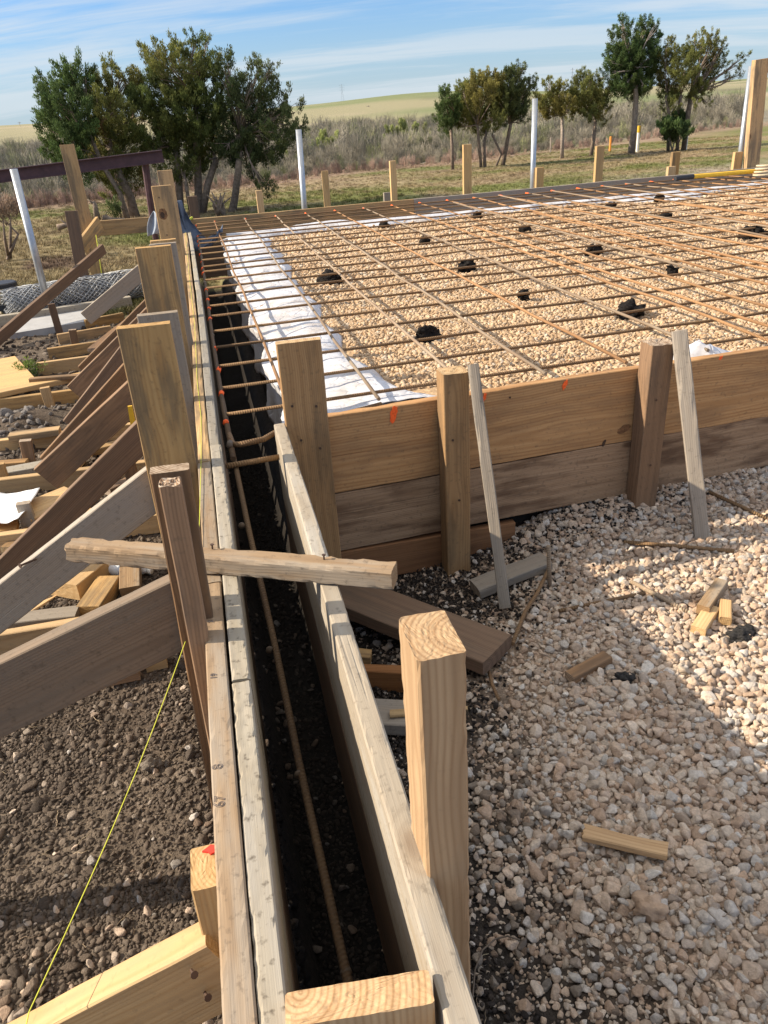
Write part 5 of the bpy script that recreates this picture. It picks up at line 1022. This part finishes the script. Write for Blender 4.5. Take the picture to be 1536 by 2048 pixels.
T = tints(len(P), [(0.245, 0.22, 0.17), (0.195, 0.175, 0.135), (0.29, 0.26, 0.20), (0.23, 0.235, 0.115), (0.18, 0.19, 0.105)], (4, 3, 3, 1.3, 1), 0.14)
low = d < 0.8; T[low] = np.array((0.34, 0.24, 0.19)) * rng.uniform(0.7, 1.2, (low.sum(), 1))
scatter('brush', P, np.stack((hgt * 1.05, hgt * 1.05, hgt), 1), np.stack((0 * d, 0 * d, rng.uniform(0, 6.28, len(d))), 1), T, [brush_proto(900 + i) for i in range(6)], M_TWIG)
# short dry grass of the field
def tuft_proto(seed):
    r = np.random.default_rng(seed); V = []; Fc = []
    for k in range(26):
        a, lean = r.uniform(0, 6.28), r.uniform(0.1, 0.9); b = np.array((r.normal(0, .35), r.normal(0, .35), 0)); h = r.uniform(.5, 1); d_ = np.array((math.cos(a) * lean, math.sin(a) * lean, 1)) * h; s_ = np.array((-math.sin(a), math.cos(a), 0)) * .035
        i = len(V); V += [b - s_, b + s_, b + d_ * .6 + s_ * .6, b + d_, b + d_ * .6 - s_ * .6]; Fc.append((i, i + 1, i + 2, i + 3, i + 4))
    return mesh_np('tuft', np.array(V), Fc)
n = 42000; Yb = 8.8 + 40 * rng.random(n) ** 1.6; Xb = (rng.random(n) * 2 - 1) * 0.62 * Yb + 0.12 * Yb; d = Yb - edge_y(Xb)
keep = (d < 1) & ~((Yb < fy(Xb) + 0.3) & (Xb > -0.4)); Xb, Yb = Xb[keep], Yb[keep]; P = np.stack((Xb, Yb, gz(Xb, Yb) - 0.005), 1); k = infrustum(P, 0.08); P = P[k]
cc = ground_col(P[:, 0], P[:, 1]); h = rng.uniform(0.03, 0.085, len(P)) * (0.5 + fnoise(P[:, 0] * .4, P[:, 1] * .4, 68))
T = np.clip(cc * rng.uniform(0.75, 1.5, (len(P), 1)), 0, 1)
scatter('grass', P, np.stack((h * 1.6, h * 1.6, h), 1), np.stack((0 * h, 0 * h, rng.uniform(0, 6.28, len(h))), 1), T, [tuft_proto(950 + i) for i in range(4)], M_TWIG)
# dead wood, low fence posts, markers, pylons
for i, (pts, lab) in enumerate((([(195, 440), (190, 410), (187, 402)], 'crooked dead branch sticking up beside the tall tan plank'), ([(115, 455), (135, 450), (140, 440)], 'dead log lying in the field left of the dark short plank'), ([(205, 436), (225, 440), (250, 438)], 'dead log lying at the foot of the junipers'))):
    P_ = [Py(u, v, 18) for u, v in pts]; mb = MB(); mb.add(*tube(P_, [.07, .05, .025], 6)); mb.add(*tube([P_[1], P_[1] + Vector((-.12, 0, .12))], [.03, .012], 5)); tag(mb.build('dead_branch', M_BARK, None, True, tuple(P_[0])), lab, 'branch')
for i, (u, lab) in enumerate(((436, 'twiggy stump right of the tallest juniper of the left clump'), (448, 'forked stump left of the hanging branch juniper'))):
    P0 = Py(u, 428, 20.5); P0.z = float(gz(P0.x, P0.y)); mb = MB()
    for k in range(5): mb.add(*tube([P0, P0 + Vector((random.uniform(-.12, .12), random.uniform(-.1, .1), random.uniform(.15, .3))), P0 + Vector((random.uniform(-.3, .3), random.uniform(-.1, .1), random.uniform(.35, .55)))], [.05, .035, .012], 5))
    tag(mb.build('stump', M_BARK, None, True, tuple(P0)), lab, 'stump')
def post_at(name, label, u, v, vt, y, r, mat, cat, group=None, parts=None):
    b = Py(u, v, y); b.z = float(gz(b.x, b.y)) - 0.1; tp_ = Py(u, vt, y); e = empty(name, b, label, cat, group); mb = MB(); mb.add(*tube([b, Vector((b.x, b.y, tp_.z))], r, 8)); mb.build('shaft', mat, e)
    if parts: mb = MB(); mb.add(*tube([Vector((b.x, b.y, tp_.z - parts[0])), Vector((b.x, b.y, tp_.z + 0.01))], r * 1.15, 8)); mb.build('tip', parts[1], e)
post_at('marker_post', 'white marker post with a yellow top beside the pale trunk of the tallest right juniper', 1276, 282, 252, 37, .07, M_WHITEPOST, 'marker', 'markers in the field', (.28, M_YELLOW))
post_at('marker_post', 'white marker post with a yellow top right of the dark shrub under the wide juniper', 1374, 270, 244, 36, .07, M_WHITEPOST, 'marker', 'markers in the field', (.25, M_YELLOW))
post_at('marker_post', 'small orange marker left of the tallest right juniper', 1221, 284, 273, 40, .06, M_MARKORANGE, 'marker', 'markers in the field')
for u, v, vt, lab in ((672, 362, 340, 'low pale fence post at the brush edge right of the left silver pole'), (820, 334, 315, 'low pale fence post at the brush edge left of the wide yellow stake'), (1101, 300, 275, 'low pale fence post left of the thin-crowned juniper')):
    post_at('fence_post', lab, u, v, vt, 44, .045, M_BARKG, 'fence post', 'fence posts at the brush edge')
def pylon(label, u, v, vt, y, wpx):
    b = Py(u, v, y); b.z = float(gz(b.x, b.y)); H = Py(u, vt, y).z - b.z; wd = wpx / 1538 * y; e = empty('power_pylon', b, label, 'pylon', 'power line pylons on the hill'); mb = MB()
    for sx in (-1, 1): mb.add(*tube([b + Vector((sx * wd * .5, 0, 0)), b + Vector((sx * wd * .22, 0, H * .55)), b + Vector((sx * wd * .1, 0, H))], H * .006, 4))
    for k in range(9):
        f = k / 9; w0 = wd * (.5 - .4 * f); w1 = wd * (.5 - .4 * (f + .11)); s_ = 1 if k % 2 else -1; mb.add(*tube([b + Vector((s_ * w0, 0, H * f)), b + Vector((-s_ * w1, 0, H * (f + .11)))], H * .004, 4))
    mb.build('mast', M_STEELFAR, e, False, tuple(b)); mb = MB()
    for f in (.66, .80, .93): mb.add(*tube([b + Vector((-wd * 1.0, 0, H * f)), b + Vector((0, 0, H * (f + .02))), b + Vector((wd * 1.0, 0, H * f))], H * .005, 4))
    mb.build('crossarms', M_STEELFAR, e, False, tuple(b))
M_STEELFAR = plain('distant_steel', (0.33, 0.36, 0.40), 0.7)
pylon('tall lattice power pylon on the hill in the middle of the view', 687, 226, 168, 560, 5)
pylon('farther power pylon behind the round juniper on the right', 1142, 200, 136, 760, 4)
for u, v, vt, y, lab in ((738, 236, 210, 420, 'thin wooden power pole on the hill right of the pylon'), (830, 240, 215, 420, 'thin wooden power pole on the hill nearer the middle trees'), (46, 275, 243, 500, 'thin power pole on the left skyline')):
    b = Py(u, v, y); b.z = float(gz(b.x, b.y)); tp_ = Py(u, vt, y); mb = MB(); mb.add(*tube([b, Vector((b.x, b.y, tp_.z))], .12, 5)); mb.add(*tube([Vector((b.x - .9, b.y, tp_.z - .5)), Vector((b.x + .9, b.y, tp_.z - .5))], .09, 5)); tag(mb.build('power_pole', M_BARKG, None, False, tuple(b)), lab, 'power pole', 'power poles on the hill')
